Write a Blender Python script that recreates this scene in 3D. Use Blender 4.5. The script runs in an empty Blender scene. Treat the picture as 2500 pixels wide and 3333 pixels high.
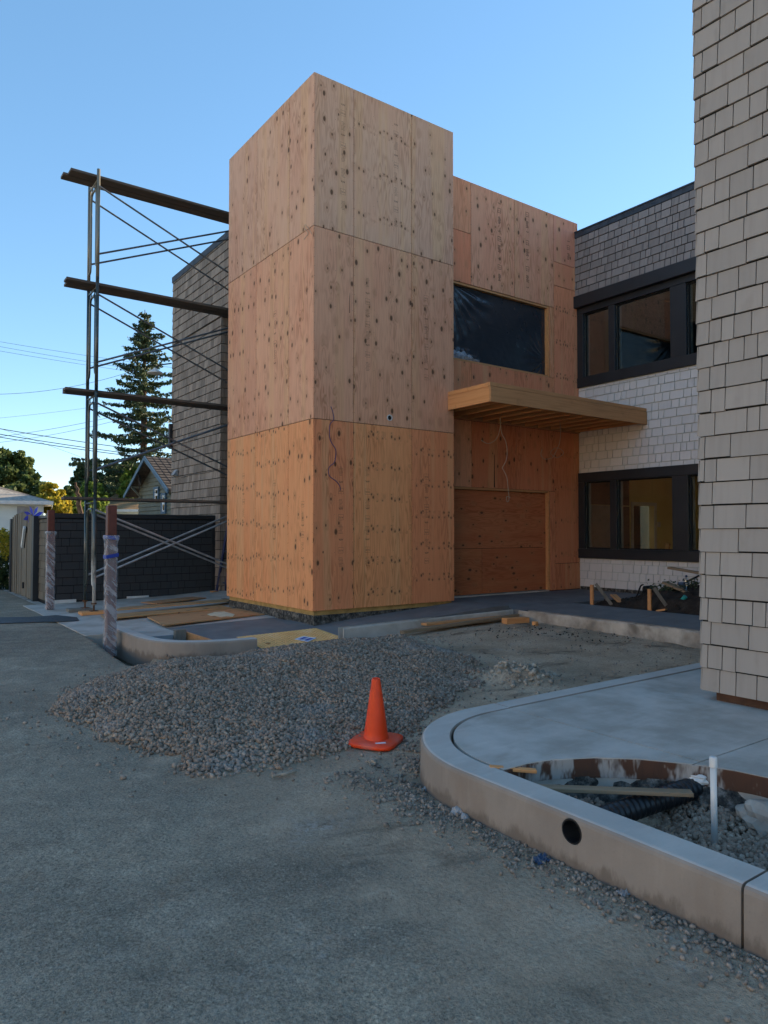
import bpy, bmesh, math, random
import numpy as np
from mathutils import Vector, Matrix, noise as mnoise
random.seed(7); RNG = np.random.default_rng(11)
SC = bpy.context.scene
COL = SC.collection
rad = math.radians

# ------------------------------------------------------------------ camera
FPX, CX, CY = 2314.0, 1250.0, 1666.5          # photo measured in its own 2500 x 3333 pixels
YAW, PITCH = rad(54.1), rad(1.58)
CAM = np.array([-5.68, -9.76, 1.65])
_fw = np.array([math.cos(YAW), math.sin(YAW), 0.0]); _rt = np.array([math.sin(YAW), -math.cos(YAW), 0.0]); _up = np.array([0, 0, 1.0])
VF = _fw*math.cos(PITCH)+_up*math.sin(PITCH); VU = _up*math.cos(PITCH)-_fw*math.sin(PITCH)
def ray(px, py): return VF+_rt*(px-CX)/FPX-VU*(py-CY)/FPX
def onz(px, py, z): d = ray(px, py); return CAM+d*((z-CAM[2])/d[2])
def onx(px, py, x): d = ray(px, py); return CAM+d*((x-CAM[0])/d[0])
def ony(px, py, y): d = ray(px, py); return CAM+d*((y-CAM[1])/d[1])
def at(px, py, depth): return CAM+ray(px, py)*depth
def dist(p): return float(np.linalg.norm(np.array(p)-CAM))
def proj(p):
    q = np.array(p)-CAM; z = q@VF
    return (CX+FPX*(q@_rt)/z, CY-FPX*(q@VU)/z, z) if z > .1 else (-9999, -9999, z)
cd = bpy.data.cameras.new('camera'); cam = bpy.data.objects.new('camera', cd); COL.objects.link(cam)
cd.sensor_fit = 'HORIZONTAL'; cd.sensor_width = 36; cd.lens = 36*FPX/2500; cd.clip_start = .05; cd.clip_end = 2000
cam.location = Vector(CAM)
cam.rotation_euler = Matrix([[_rt[i], VU[i], -VF[i]] for i in range(3)]).to_euler()
SC.camera = cam
# ------------------------------------------------------------------ light
SUN_EL, SUN_AZ = rad(17), rad(1.0)               # azimuth measured from +X towards +Y
w = bpy.data.worlds.new('World'); SC.world = w; w.use_nodes = True
nt = w.node_tree; bg = nt.nodes['Background']; sky = nt.nodes.new('ShaderNodeTexSky')
sky.sky_type = 'NISHITA'; sky.sun_disc = False; sky.sun_elevation = SUN_EL; sky.sun_rotation = rad(90)-SUN_AZ
sky.air_density = .75; sky.dust_density = .08; sky.ozone_density = 3.0; sky.altitude = 10
gm = nt.nodes.new('ShaderNodeGamma'); gm.inputs[1].default_value = .64          # soften the ratio between the horizon glow and the zenith
hs = nt.nodes.new('ShaderNodeHueSaturation'); hs.inputs["Saturation"].default_value = 1.3; hs.inputs['Value'].default_value = 1.0
nt.links.new(sky.outputs[0], gm.inputs[0]); nt.links.new(gm.outputs[0], hs.inputs['Color']); mt = nt.nodes.new('ShaderNodeMix'); mt.data_type = 'RGBA'; mt.blend_type = 'MULTIPLY'; mt.inputs[0].default_value = 1; mt.inputs[7].default_value = (1.05, 1.0, .93, 1); nt.links.new(hs.outputs[0], mt.inputs[6]); nt.links.new(mt.outputs[2], bg.inputs[0]); bg.inputs[1].default_value = .15
ld = bpy.data.lights.new('sun', 'SUN'); ld.energy = 4.0; ld.angle = rad(.6); ld.color = (1, .80, .56)
lo = bpy.data.objects.new('sun', ld); COL.objects.link(lo)
sd = Vector((math.cos(SUN_EL)*math.cos(SUN_AZ), math.cos(SUN_EL)*math.sin(SUN_AZ), math.sin(SUN_EL)))
lo.rotation_euler = sd.to_track_quat('Z', 'Y').to_euler(); lo.location = (30, 0, 20)
vs = SC.view_settings; vs.view_transform = 'Standard'; vs.look = 'None'; vs.gamma = 1; vs.exposure = 1.85; vs.use_curve_mapping = False
SC.cycles.max_bounces = 8; SC.cycles.diffuse_bounces = 5; SC.cycles.transparent_max_bounces = 12
SC.cycles.use_denoising = True; SC.cycles.sample_clamp_indirect = 6

# ------------------------------------------------------------------ node helper
MATS = {}
class G:
    def __init__(s, name, rough=.8, spec=.3, metal=0.0):
        s.m = bpy.data.materials.new(name); s.m.use_nodes = True; s.t = s.m.node_tree
        s.b = s.t.nodes['Principled BSDF']; MATS[name] = s.m
        s.b.inputs['Roughness'].default_value = rough; s.b.inputs['Specular IOR Level'].default_value = spec
        s.b.inputs['Metallic'].default_value = metal
    def n(s, typ, ins=None, **props):
        nd = s.t.nodes.new('ShaderNode'+typ)
        for k, v in props.items(): setattr(nd, k, v)
        for k, v in (ins or {}).items():
            if isinstance(v, bpy.types.NodeSocket): s.t.links.new(v, nd.inputs[k])
            else: nd.inputs[k].default_value = v
        return nd
    def math(s, op, a, b=0.0, c=0.0, clamp=False):
        return s.n('Math', {0: a, 1: b, 2: c}, operation=op, use_clamp=clamp).outputs[0]
    def ss(s, x, lo, hi, a=0.0, b=1.0):
        return s.n('MapRange', {0: x, 1: lo, 2: hi, 3: a, 4: b}, interpolation_type='SMOOTHSTEP').outputs[0]
    def mix(s, f, a, b, blend='MIX'):
        nd = s.n('Mix', {0: f}, data_type='RGBA', blend_type=blend)
        for i, v in ((6, a), (7, b)):
            if isinstance(v, bpy.types.NodeSocket): s.t.links.new(v, nd.inputs[i])
            else: nd.inputs[i].default_value = (*v, 1) if len(v) == 3 else v
        return nd.outputs[2]
    def ramp(s, f, stops):
        nd = s.n('ValToRGB', {0: f}); e = nd.color_ramp.elements
        while len(e) < len(stops): e.new(.5)
        for el, (p, c) in zip(e, stops): el.position = p; el.color = (*c, 1) if len(c) == 3 else c
        return nd.outputs[0]
    def noise(s, vec, scale, detail=3, rough=.55, dist=0.0):
        return s.n('TexNoise', {'Vector': vec, 'Scale': scale, 'Detail': detail, 'Roughness': rough, 'Distortion': dist}).outputs[0]
    def obj(s, rnd=True):
        v = s.n('TexCoord').outputs['Object']
        if rnd:
            r = s.n('ObjectInfo').outputs['Random']
            v = s.n('VectorMath', {0: v, 1: s.n('CombineXYZ', {0: s.math('MULTIPLY', r, 37.0), 1: s.math('MULTIPLY', r, 91.0), 2: s.math('MULTIPLY', r, 53.0)}).outputs[0]}, operation='ADD').outputs[0]
        return v
    def pos(s): return s.n('NewGeometry').outputs['Position']
    def sc(s, vec, x, y, z): return s.n('VectorMath', {0: vec, 1: (x, y, z)}, operation='MULTIPLY').outputs[0]
    def col(s, c):
        if isinstance(c, bpy.types.NodeSocket): s.t.links.new(c, s.b.inputs['Base Color'])
        else: s.b.inputs['Base Color'].default_value = (*c, 1)
        return s
    def rough(s, r): s.t.links.new(r, s.b.inputs['Roughness'])
    def bump(s, h, strength=.3, distance=.01):
        nd = s.n('Bump', {'Strength': strength, 'Distance': distance, 'Height': h}); s.t.links.new(nd.outputs[0], s.b.inputs['Normal'])

def simple(name, c, rough=.7, spec=.3, metal=0.0, var=.12, scale=6.0, bump=0.0):
    g = G(name, rough, spec, metal); v = g.obj()
    n = g.noise(v, scale, 4); f = g.ss(n, .25, .75, 1-var, 1+var)
    g.col(g.mix(1.0, c, g.n('CombineXYZ', {0: f, 1: f, 2: f}).outputs[0], 'MULTIPLY'))
    if bump: g.bump(g.noise(v, scale*8, 4), bump, .01)
    return g

# plywood: contour-line veneer figure, knots (scattered, or in repeating rows when the object index is 1)
def mk_plywood():
    g = G('plywood', .72, .25); oi = g.n('ObjectInfo'); v = g.obj(); raw = g.obj(False)
    is_h = g.math('COMPARE', oi.outputs['Object Index'], 2.0, .5); sx0 = g.n('SeparateXYZ', {0: v}); v = g.n('CombineXYZ', {0: g.n('Mix', {0: is_h, 2: sx0.outputs[0], 3: sx0.outputs[2]}).outputs[0], 1: sx0.outputs[1], 2: g.n('Mix', {0: is_h, 2: sx0.outputs[2], 3: sx0.outputs[0]}).outputs[0]}).outputs[0]
    sx = g.n('SeparateXYZ', {0: v}); x, z = sx.outputs[0], sx.outputs[2]
    sr = g.n('SeparateXYZ', {0: raw}); rz = sr.outputs[2]
    kv = g.n('CombineXYZ', {0: g.math('MULTIPLY', x, 4.4), 1: g.math('MULTIPLY', z, 2.5)}).outputs[0]
    vo = g.n('TexVoronoi', {'Vector': kv, 'Scale': 1.0, 'Randomness': .95}, voronoi_dimensions='2D')
    kc = g.n('SeparateColor', {0: vo.outputs['Color']})
    rr = oi.outputs['Random']; per = g.math('MULTIPLY_ADD', g.math('FRACT', g.math('MULTIPLY', rr, 17.3)), .26, .50); zz = g.math('MODULO', g.math('ADD', rz, g.math('MULTIPLY', rr, 3.0)), per); rowd = g.math('ABSOLUTE', g.math('SUBTRACT', zz, g.math('ADD', .25, g.math('MULTIPLY', g.math('SUBTRACT', g.noise(g.sc(v, 3, 3, 0), 1.5, 2), .5), .12))))
    kv2 = g.n('CombineXYZ', {0: g.math('MULTIPLY', x, 11.0), 1: g.math('MULTIPLY', zz, 7.0)}).outputs[0]
    vo2 = g.n('TexVoronoi', {'Vector': kv2, 'Scale': 1.0, 'Randomness': .9}, voronoi_dimensions='2D')
    kc2 = g.n('SeparateColor', {0: vo2.outputs['Color']})
    rowm = g.ss(rowd, .035, .085, 1.0, 0.0)
    sz1 = g.math('MULTIPLY_ADD', kc.outputs[1], .10, .05)
    kthr = g.math('MULTIPLY_ADD', g.math('FRACT', g.math('MULTIPLY', rr, 9.7)), .45, .12)
    k1 = g.math('MULTIPLY', g.ss(g.math('DIVIDE', vo.outputs[0], sz1), .55, 1.05, 1.0, 0.0), g.math('GREATER_THAN', kc.outputs[0], kthr))
    k2 = g.math('MULTIPLY', g.math('MULTIPLY', g.ss(vo2.outputs[0], .10, .24, 1.0, 0.0), rowm), g.math('GREATER_THAN', kc2.outputs[0], .2))
    h1 = g.math('MULTIPLY', g.ss(vo.outputs[0], .04, .36, 1.0, 0.0), g.math('GREATER_THAN', kc.outputs[0], .22))
    h2 = g.math('MULTIPLY', g.ss(vo2.outputs[0], .1, .6, 1.0, 0.0), rowm)
    is_row = g.math('COMPARE', oi.outputs['Object Index'], 1.0, .5)
    def sel(a, b): return g.math('ADD', g.math('MULTIPLY', a, g.math('SUBTRACT', 1.0, is_row)), g.math('MULTIPLY', b, is_row))
    knot, halo = sel(k1, k2), sel(h1, h2)
    n1 = g.noise(g.sc(v, 2.4, 2.4, .26), 1.7, 3, .5)
    ph = g.math('ADD', g.math('MULTIPLY', n1, 95.0), g.math('MULTIPLY', halo, 7.0))
    band = g.math('POWER', g.math('MULTIPLY_ADD', g.math('SINE', ph), .5, .5), 2.2)
    fine = g.noise(g.sc(v, 70, 70, 2.2), 1.0, 3)
    amp = g.ss(g.noise(g.sc(v, 1.2, 1.2, .4), 1.3, 2), .3, .75)
    tint = oi.outputs['Color']
    sap = g.ss(g.noise(g.sc(v, 2.6, 2.6, .07), 1.5, 2), .52, .62)
    c = g.mix(g.math('MULTIPLY', sap, g.math('MULTIPLY_ADD', is_h, -.30, .36)), tint, (.72, .42, .20))
    pk = g.ss(g.noise(g.sc(v, 1.6, 1.6, .5), 1.1, 3), .45, .7)
    c = g.mix(g.math('MULTIPLY', pk, .35), c, g.mix(1.0, tint, (.95, .78, .75), 'MULTIPLY'))
    c = g.mix(g.math('MULTIPLY', g.math('MULTIPLY', band, amp), .75), c, g.mix(1.0, c, (.60, .47, .38), 'MULTIPLY'))
    c = g.mix(g.ss(fine, .35, .8, 0.0, .35), c, g.mix(1.0, c, (.62, .55, .5), 'MULTIPLY'))
    c = g.mix(g.math('MULTIPLY', halo, .30), c, (.36, .17, .075))
    c = g.mix(g.math('MULTIPLY', knot, .90), c, (.095, .040, .018))
    fl = g.noise(g.sc(v, 45, 45, 9), 1.0, 1)
    c = g.mix(g.ss(fl, .80, .84, 0.0, .7), c, (.10, .05, .03))
    g.col(c); g.bump(g.math('ADD', band, fine), .10, .004)
mk_plywood()

def wood(name, c1, c2, c3, axis=0, rough=.75, scale=1.0):
    """solid lumber, grain along local axis"""
    g = G(name, rough, .25); v = g.obj()
    s = [22*scale]*3; s[axis] = .9*scale
    t = [7*scale]*3; t[axis] = .5*scale
    n = g.noise(g.sc(v, *s), 1.0, 5); n2 = g.noise(g.sc(v, *t), 1.0, 2)
    c = g.ramp(n, [(.25, c1), (.55, c2), (.8, c3)])
    c = g.mix(g.ss(n2, .55, .75, 0.0, .5), c, c3)
    st = g.noise(v, 3.0, 3)
    c = g.mix(g.ss(st, .6, .75, 0.0, .35), c, g.mix(1.0, c, (.5, .45, .42), 'MULTIPLY'))
    g.col(c); g.bump(n, .2, .004)
wood('lumber', (.46, .21, .085), (.58, .285, .12), (.38, .16, .06))
wood('lumber_gold', (.62, .265, .095), (.72, .335, .13), (.53, .205, .075))
wood('lumber_old', (.22, .15, .09), (.30, .21, .13), (.13, .09, .06))
wood('plank_dark', (.075, .060, .050), (.115, .090, .072), (.045, .036, .030))
wood('gate_wood', (.14, .115, .085), (.18, .15, .11), (.10, .08, .06), axis=2)
wood('grey_wood', (.14, .13, .11), (.20, .18, .15), (.08, .075, .065), axis=2)

def mk_shingle():
    g = G('shingle', .85, .15); oi = g.n('ObjectInfo'); v = g.obj()
    isl = g.n('NewGeometry').outputs['Random Per Island']
    r = g.math('FRACT', g.math('ADD', g.math('MULTIPLY', oi.outputs['Random'], 7.31), isl))
    off = g.n('CombineXYZ', {0: g.math('MULTIPLY', r, 71.0), 1: 0.0, 2: g.math('MULTIPLY', r, 31.0)}).outputs[0]
    v2 = g.n('VectorMath', {0: g.pos(), 1: off}, operation='ADD').outputs[0]
    st = g.noise(g.sc(v2, 22, 22, 1.2), 1.0, 4); bl = g.noise(g.sc(v2, 5, 5, 3.2), 1.0, 3)
    f = g.math('ADD', .98, g.math('MULTIPLY', g.math('SUBTRACT', r, .5), g.math('MULTIPLY_ADD', oi.outputs['Alpha'], -.42, .50)))
    c = g.mix(1.0, oi.outputs['Color'], g.n('CombineXYZ', {0: f, 1: f, 2: f}).outputs[0], 'MULTIPLY')
    a = oi.outputs['Alpha']      # 1 = painted and even, 0 = weathered
    wst = g.math('SUBTRACT', 1.15, a)
    c = g.mix(g.math('MULTIPLY', g.ss(st, .42, .78), g.math('MULTIPLY', wst, .62)), c, g.mix(1.0, c, (.45, .42, .42), 'MULTIPLY'))
    c = g.mix(g.ss(bl, .58, .78, 0.0, .28), c, g.mix(1.0, c, (.66, .63, .6), 'MULTIPLY'))
    g.col(c); g.bump(st, .25, .003)
mk_shingle()

def pale_top(o):
    o.data.materials.append(MATS['concrete_top'])
    for p in o.data.polygons:
        if p.normal.z > .8: p.material_index = 1
    return o
def mk_concrete(name, c, dark, var=.5, stain=(.16, .13, .10), stain_amt=.25):
    g = G(name, .82, .3); p = g.pos()
    n = g.noise(p, 2.3, 5, .6); n2 = g.noise(g.sc(p, 1, 5, 1), 3.1, 4); fn = g.noise(p, 90, 3); st = g.noise(p, 1.1, 4, .65, .6)
    col = g.mix(g.ss(n, .3, .72), dark, c)
    col = g.mix(g.ss(n2, .5, .75, 0.0, .35), col, g.mix(1.0, col, (1.25, 1.25, 1.25), 'MULTIPLY'))
    col = g.mix(g.ss(st, .56, .72, 0.0, stain_amt), col, stain)
    col = g.mix(g.ss(fn, .55, .8, 0.0, .25), col, g.mix(1.0, col, (.6, .6, .6), 'MULTIPLY'))
    if 'kerb' in name:
        zz = g.n('SeparateXYZ', {0: p}).outputs[2]; sp = g.noise(g.sc(p, 7, 7, 3), 1.0, 5, .7)
        dirt = g.ss(g.math('SUBTRACT', zz, g.math('MULTIPLY', g.math('SUBTRACT', sp, .45), .28)), .07, .0)
        col = g.mix(g.math('MULTIPLY', dirt, .7), col, (.13, .10, .078))
        run = g.noise(g.sc(p, 14, 14, .9), 1.0, 3); col = g.mix(g.ss(run, .58, .78, 0.0, .4), col, g.mix(1.0, col, (.68, .62, .56), 'MULTIPLY'))
    g.col(col); g.bump(g.math('ADD', g.math('MULTIPLY', fn, .4), n), .25, .006)
mk_concrete('concrete', (.52, .475, .42), (.36, .32, .27), stain=(.25, .205, .16), stain_amt=.5)
mk_concrete('concrete_kerb', (.315, .262, .215), (.26, .215, .178), stain=(.22, .16, .115), stain_amt=.4)
mk_concrete('concrete_top', (.52, .475, .42), (.44, .40, .355), stain_amt=.12)
mk_concrete('concrete_dark', (.185, .18, .175), (.135, .132, .13), stain=(.11, .105, .10))
mk_concrete('concrete_rough', (.50, .44, .37), (.22, .185, .15), stain=(.12, .10, .08), stain_amt=.8)
def mk_footing():
    g = G('footing', .9, .2); p = g.pos(); n = g.noise(p, 16, 6, .75); n2 = g.noise(p, 5, 4, .6)
    c = g.ramp(n, [(.38, (.022, .021, .02)), (.52, (.075, .07, .062)), (.66, (.24, .215, .185))]); c = g.mix(g.ss(n2, .55, .68, 0.0, .7), c, (.20, .18, .155)); g.col(c); g.bump(n, .8, .015)
mk_footing()

def mk_ground():
    g = G('ground_surface', .9, .2); p = g.pos(); s = g.n('SeparateXYZ', {0: p}); x, y = s.outputs[0], s.outputs[1]
    big = g.noise(p, .55, 5, .6); mid = g.noise(p, 2.6, 5, .65, .4); fine = g.noise(p, 34, 4, .7); sp = g.noise(p, 130, 2)
    vo = g.n('TexVoronoi', {'Vector': p, 'Scale': 95.0}); vo3 = g.n('TexVoronoi', {'Vector': p, 'Scale': 42.0}); agg3 = g.n('SeparateColor', {0: vo3.outputs['Color']}).outputs[1]; agg = g.n('SeparateColor', {0: vo.outputs['Color']}).outputs[0]
    a = g.ramp(big, [(.28, (.185, .165, .136)), (.5, (.262, .232, .19)), (.72, (.335, .295, .238))])
    a = g.mix(g.ss(mid, .5, .72, 0.0, .6), a, (.40, .36, .30))
    a = g.mix(g.ss(mid, .28, .45, .55, 0.0), a, (.15, .135, .115))
    a = g.mix(g.ss(agg, .55, 1.0, 0.0, .45), a, (.23, .225, .21)); a = g.mix(g.math('MULTIPLY', g.ss(agg, .0, .35, .5, 0.0), g.ss(fine, .35, .65)), a, (.075, .075, .074))
    a = g.mix(g.math('MULTIPLY', g.ss(agg3, .72, .95, 0.0, .42), g.ss(vo3.outputs[0], .42, .25)), a, (.46, .42, .35)); a = g.mix(g.math('MULTIPLY', g.ss(agg3, .28, .08, 0.0, .40), g.ss(vo3.outputs[0], .45, .25)), a, (.09, .08, .068))
    gr = g.noise(p, 75, 5, .8); a = g.mix(g.ss(gr, .30, .70), g.mix(1.0, a, (.72, .72, .72), 'MULTIPLY'), g.mix(1.0, a, (1.75, 1.72, 1.68), 'MULTIPLY')); mo = g.noise(p, 6.5, 6, .75); a = g.mix(g.ss(mo, .42, .66, .55, 0.0), a, g.mix(1.0, a, (.66, .66, .66), 'MULTIPLY'))
    d = g.ramp(g.noise(p, 1.4, 5, .6), [(.3, (.32, .25, .185)), (.52, (.48, .385, .295)), (.72, (.58, .485, .385))])
    d = g.mix(g.ss(fine, .35, .75, 0.0, .55), d, (.20, .148, .105)); d = g.mix(g.ss(mid, .60, .74, 0.0, .55), d, (.50, .43, .355))
    edge = g.math('ADD', x, g.math('MULTIPLY', g.math('SUBTRACT', mid, .5), 1.6))
    m = g.math('MULTIPLY', g.ss(edge, -3.0, -2.2), g.ss(y, 1.0, .2))
    # strip of dirt thrown out along the kerb foot and round the gravel
    e2 = g.math('ADD', x, g.math('MULTIPLY', g.math('SUBTRACT', mid, .5), 2.2))
    m2 = g.math('MULTIPLY', g.ss(e2, -4.3, -3.2, 0.0, .75), g.ss(y, -1.5, -3.5))
    m = g.math('MAXIMUM', m, m2)
    cr = g.n('TexVoronoi', {'Vector': g.n('VectorMath', {0: p, 1: g.n('TexNoise', {'Vector': p, 'Scale': 3.0, 'Detail': 4.0}).outputs[1]}, operation='ADD').outputs[0], 'Scale': .42}, feature='DISTANCE_TO_EDGE').outputs[0]
    a = g.mix(g.math('MULTIPLY', g.ss(cr, .0, .005, .30, 0.0), g.ss(g.noise(p, .7, 2), .46, .56)), a, (.05, .046, .04))
    oil = g.noise(p, .42, 6, .68, .5); a = g.mix(g.ss(oil, .50, .66, 0.0, .55), a, g.mix(1.0, a, (.48, .48, .50), 'MULTIPLY')); a = g.mix(g.ss(oil, .46, .32, 0.0, .45), a, g.mix(1.0, a, (1.35, 1.33, 1.3), 'MULTIPLY'))
    rust = g.noise(p, 1.05, 5, .6, .3); a = g.mix(g.ss(rust, .64, .74, 0.0, .45), a, (.25, .165, .105))
    wet = g.noise(g.sc(p, .8, 1.5, 1), 1.0, 6, .7, .4); d = g.mix(g.ss(wet, .54, .66, 0.0, .72), d, (.105, .078, .058)); d = g.mix(g.ss(wet, .40, .30, 0.0, .5), d, (.55, .49, .41))
    c = g.mix(m, a, d)
    c = g.mix(1.0, c, (1.05, .98, .88), 'MULTIPLY')
    # pale cement dust
    du = g.math('MULTIPLY', g.ss(g.noise(p, .9, 7, .75), .56, .74, 0.0, .75), g.ss(g.noise(p, 23, 4, .7), .38, .62))
    c = g.mix(du, c, (.46, .42, .365))
    g.col(c); g.bump(g.math('ADD', g.math('ADD', g.math('MULTIPLY', fine, 1.0), g.math('MULTIPLY', sp, .8)), g.math('MULTIPLY', vo3.outputs[0], -.6)), .9, .014)
mk_ground()

def mk_stone():
    g = G('gravel', .85, .25); isl = g.n('NewGeometry').outputs['Random Per Island']
    c = g.ramp(isl, [(0, (.15, .108, .078)), (.25, (.28, .20, .145)), (.5, (.36, .268, .20)), (.72, (.25, .182, .132)), (.9, (.44, .35, .27)), (1, (.19, .155, .13))])
    n = g.noise(g.pos(), 60, 3); c = g.mix(g.ss(n, .3, .8, 0.0, .5), c, g.mix(1.0, c, (.55, .53, .5), 'MULTIPLY'))
    p = g.pos(); du = g.ss(g.noise(p, 1.3, 4), .55, .68, 0.0, .35); c = g.mix(du, c, (.30, .29, .275)); g.col(c)
mk_stone()
simple('gravel_grey', (.25, .205, .165), .9, .2, var=.5, scale=25)
def mk_soil():
    g = G('soil', .95, .1); p = g.pos(); n = g.noise(p, 9, 6, .7); f = g.noise(p, 50, 4, .7)
    c = g.ramp(n, [(.3, (.020, .015, .012)), (.55, (.045, .034, .027)), (.8, (.085, .068, .054))]); c = g.mix(g.ss(f, .62, .8, 0.0, .6), c, (.14, .12, .10))
    g.col(c); g.bump(g.math('ADD', n, f), .8, .02)
mk_soil()
def mk_leaf(name, a, b, c, trans=.35):
    g = G(name, .6, .25); isl = g.n('NewGeometry').outputs['Random Per Island']
    col = g.ramp(isl, [(0, a), (.5, b), (1, c)]); g.col(col)
    tr = g.n('BsdfTranslucent', {0: col}); mx = g.n('MixShader', {0: trans, 1: g.b.outputs[0], 2: tr.outputs[0]})
    g.t.links.new(mx.outputs[0], g.t.nodes['Material Output'].inputs[0])
mk_leaf('leaf_oak', (.040, .066, .020), (.075, .108, .030), (.12, .145, .042))
mk_leaf('leaf_dark', (.024, .048, .018), (.045, .075, .027), (.072, .105, .036))
mk_leaf('leaf_yellow', (.26, .25, .03), (.40, .33, .03), (.46, .34, .05), .5)
mk_leaf('leaf_light', (.11, .18, .03), (.17, .25, .045), (.25, .29, .06), .5)
mk_leaf('needle', (.022, .044, .024), (.042, .070, .034), (.085, .105, .040), .2)
mk_leaf('leaf_grey', (.05, .065, .035), (.08, .10, .05), (.10, .11, .07), .3)
simple('bark', (.075, .052, .038), .95, .1, var=.4, scale=5, bump=.6)
simple('trim_dark', (.022, .022, .025), .5, .4, var=.15, scale=2)
simple('roof_edge', (.045, .052, .065), .7, .3, var=.3, scale=5)
simple('black_wall', (.02, .02, .02), .9, .1)
simple('steel_red', (.115, .030, .018), .55, .4, var=.25, scale=9)
simple('tape_blue', (.02, .045, .28), .5)
simple('pvc', (.62, .62, .60), .35, .5, var=.05)
simple('pipe_black', (.012, .012, .014), .4, .5, var=.3, scale=12)
simple('rust', (.15, .065, .028), .9, .2, var=.5, scale=30)
simple('white_paint', (.62, .62, .60), .7, .3, var=.1)
simple('paint_blue', (.02, .03, .085), .45, .5, var=.2)
simple('stucco', (.62, .68, .66), .9, .2, var=.06, scale=2)
simple('cream', (.74, .64, .48), .9, .2, var=.06, scale=1)
simple('siding', (.13, .135, .105), .8, .2, var=.12, scale=3)
simple('trim_blue', (.045, .10, .16), .6, .3, var=.1)
simple('roof_pale', (.34, .31, .27), .95, .1, var=.25, scale=9)
simple('roof_brown', (.30, .19, .10), .95, .1, var=.25, scale=12)
simple('roof_tile', (.085, .07, .06), .9, .2, var=.35, scale=9)
simple('interior_wall', (.78, .64, .34), .9, .1, var=.06, scale=1.5)
simple('interior_pale', (.5, .5, .45), .9, .1, var=.06, scale=1.5)
simple('grey_block', (.30, .31, .32), .8, .2, var=.15, scale=6)
simple('cable_blue', (.05, .06, .16), .5)
simple('cable_tan', (.42, .34, .24), .6)
simple('wire', (.025, .03, .035), .6)
simple('flower_blue', (.05, .07, .52), .5)
simple('paper', (.70, .72, .75), .8)
simple('print_blue', (.06, .10, .42), .8)
simple('ink', (.075, .048, .035), .9, .1, var=.4, scale=14)
simple('form_brown', (.080, .038, .022), .75, .3, var=.4, scale=7)
def mk_strip():
    g = G('form_strip', .75, .3); p = g.pos(); n = g.noise(g.sc(p, 5, 5, 2), 1.0, 4, .65); n2 = g.noise(g.sc(p, 18, 18, 5), 1.0, 3)
    c = g.mix(g.ss(n, .50, .58), (.085, .040, .024), (.36, .33, .30)); c = g.mix(g.ss(n2, .5, .7, 0.0, .6), c, (.06, .032, .022)); g.col(c)
mk_strip()
simple('asphalt_dark', (.045, .045, .046), .6, .4, var=.3, scale=14, bump=.6)
simple('teal', (.02, .28, .25), .4, .5)
simple('rag_blue', (.05, .085, .15), .7)
simple('mud', (.36, .305, .24), .95, .1, var=.35, scale=12, bump=.8)
simple('sill_plate', (.42, .27, .10), .8, .2, var=.25, scale=8)
simple('paint_spill', (.60, .56, .40), .7, .2, var=.15, scale=8)
def mk_scaf():
    g = G('scaffold_steel', .32, .7); p = g.pos(); s = g.n('SeparateXYZ', {0: p})
    n = g.noise(p, 9, 4, .6); c = g.ramp(n, [(.3, (.018, .035, .036)), (.55, (.035, .050, .048)), (.7, (.07, .06, .05)), (.8, (.12, .06, .035))])
    wp = g.math('MULTIPLY', g.ss(g.math('ADD', s.outputs[2], g.math('MULTIPLY', g.noise(p, 5, 3), 1.2)), 1.9, 1.3), g.ss(s.outputs[1], 4.35, 4.2))
    c = g.mix(g.math('MULTIPLY', wp, .9), c, (.55, .55, .52)); c = g.mix(g.ss(s.outputs[2], 6.2, 6.4, 0.0, .7), c, (.20, .18, .13)); g.col(c)  # top lift: greyish steel, with sunlit brightness added to the colour
mk_scaf()
simple('brace_steel', (.11, .12, .13), .4, .5, .4, var=.3, scale=8)
simple('brace_grey', (.30, .31, .32), .4, .5, .3, var=.25, scale=8)
def mk_cone():
    g = G('cone_orange', .45, .4); v = g.obj(False); s = g.n('SeparateXYZ', {0: v})
    n = g.noise(v, 9, 4, .6); sp = g.noise(g.sc(v, 60, 60, 8), 1.0, 2)
    c = g.mix(g.ss(n, .45, .7, 0.0, .35), (.80, .058, .008), (.62, .05, .012))
    c = g.mix(g.ss(sp, .72, .78, 0.0, .7), c, (.16, .05, .03))
    dust = g.math('MULTIPLY', g.ss(s.outputs[2], .05, .015, .0, .72), g.ss(g.noise(v, 14, 3), .25, .6))
    dist = g.n('VectorMath', {0: g.sc(v, 1, 1, 0)}, operation='LENGTH').outputs['Value']
    dust = g.math('MULTIPLY', dust, g.ss(dist, .205, .16))
    c = g.mix(dust, c, (.33, .27, .24)); g.col(c)
mk_cone()
def mk_glass():
    g = G('window_glass'); fr = g.n('Fresnel', {'IOR': 1.5}).outputs[0]
    tr = g.n('BsdfTransparent', {0: (.80, .84, .82, 1)}); gl = g.n('BsdfGlossy', {0: (1, 1, 1, 1), 'Roughness': .012})
    mx = g.n('MixShader', {0: g.math('MULTIPLY', fr, 1.7, clamp=True), 1: tr.outputs[0], 2: gl.outputs[0]})
    g.t.links.new(mx.outputs[0], g.t.nodes['Material Output'].inputs[0])
mk_glass()
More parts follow.
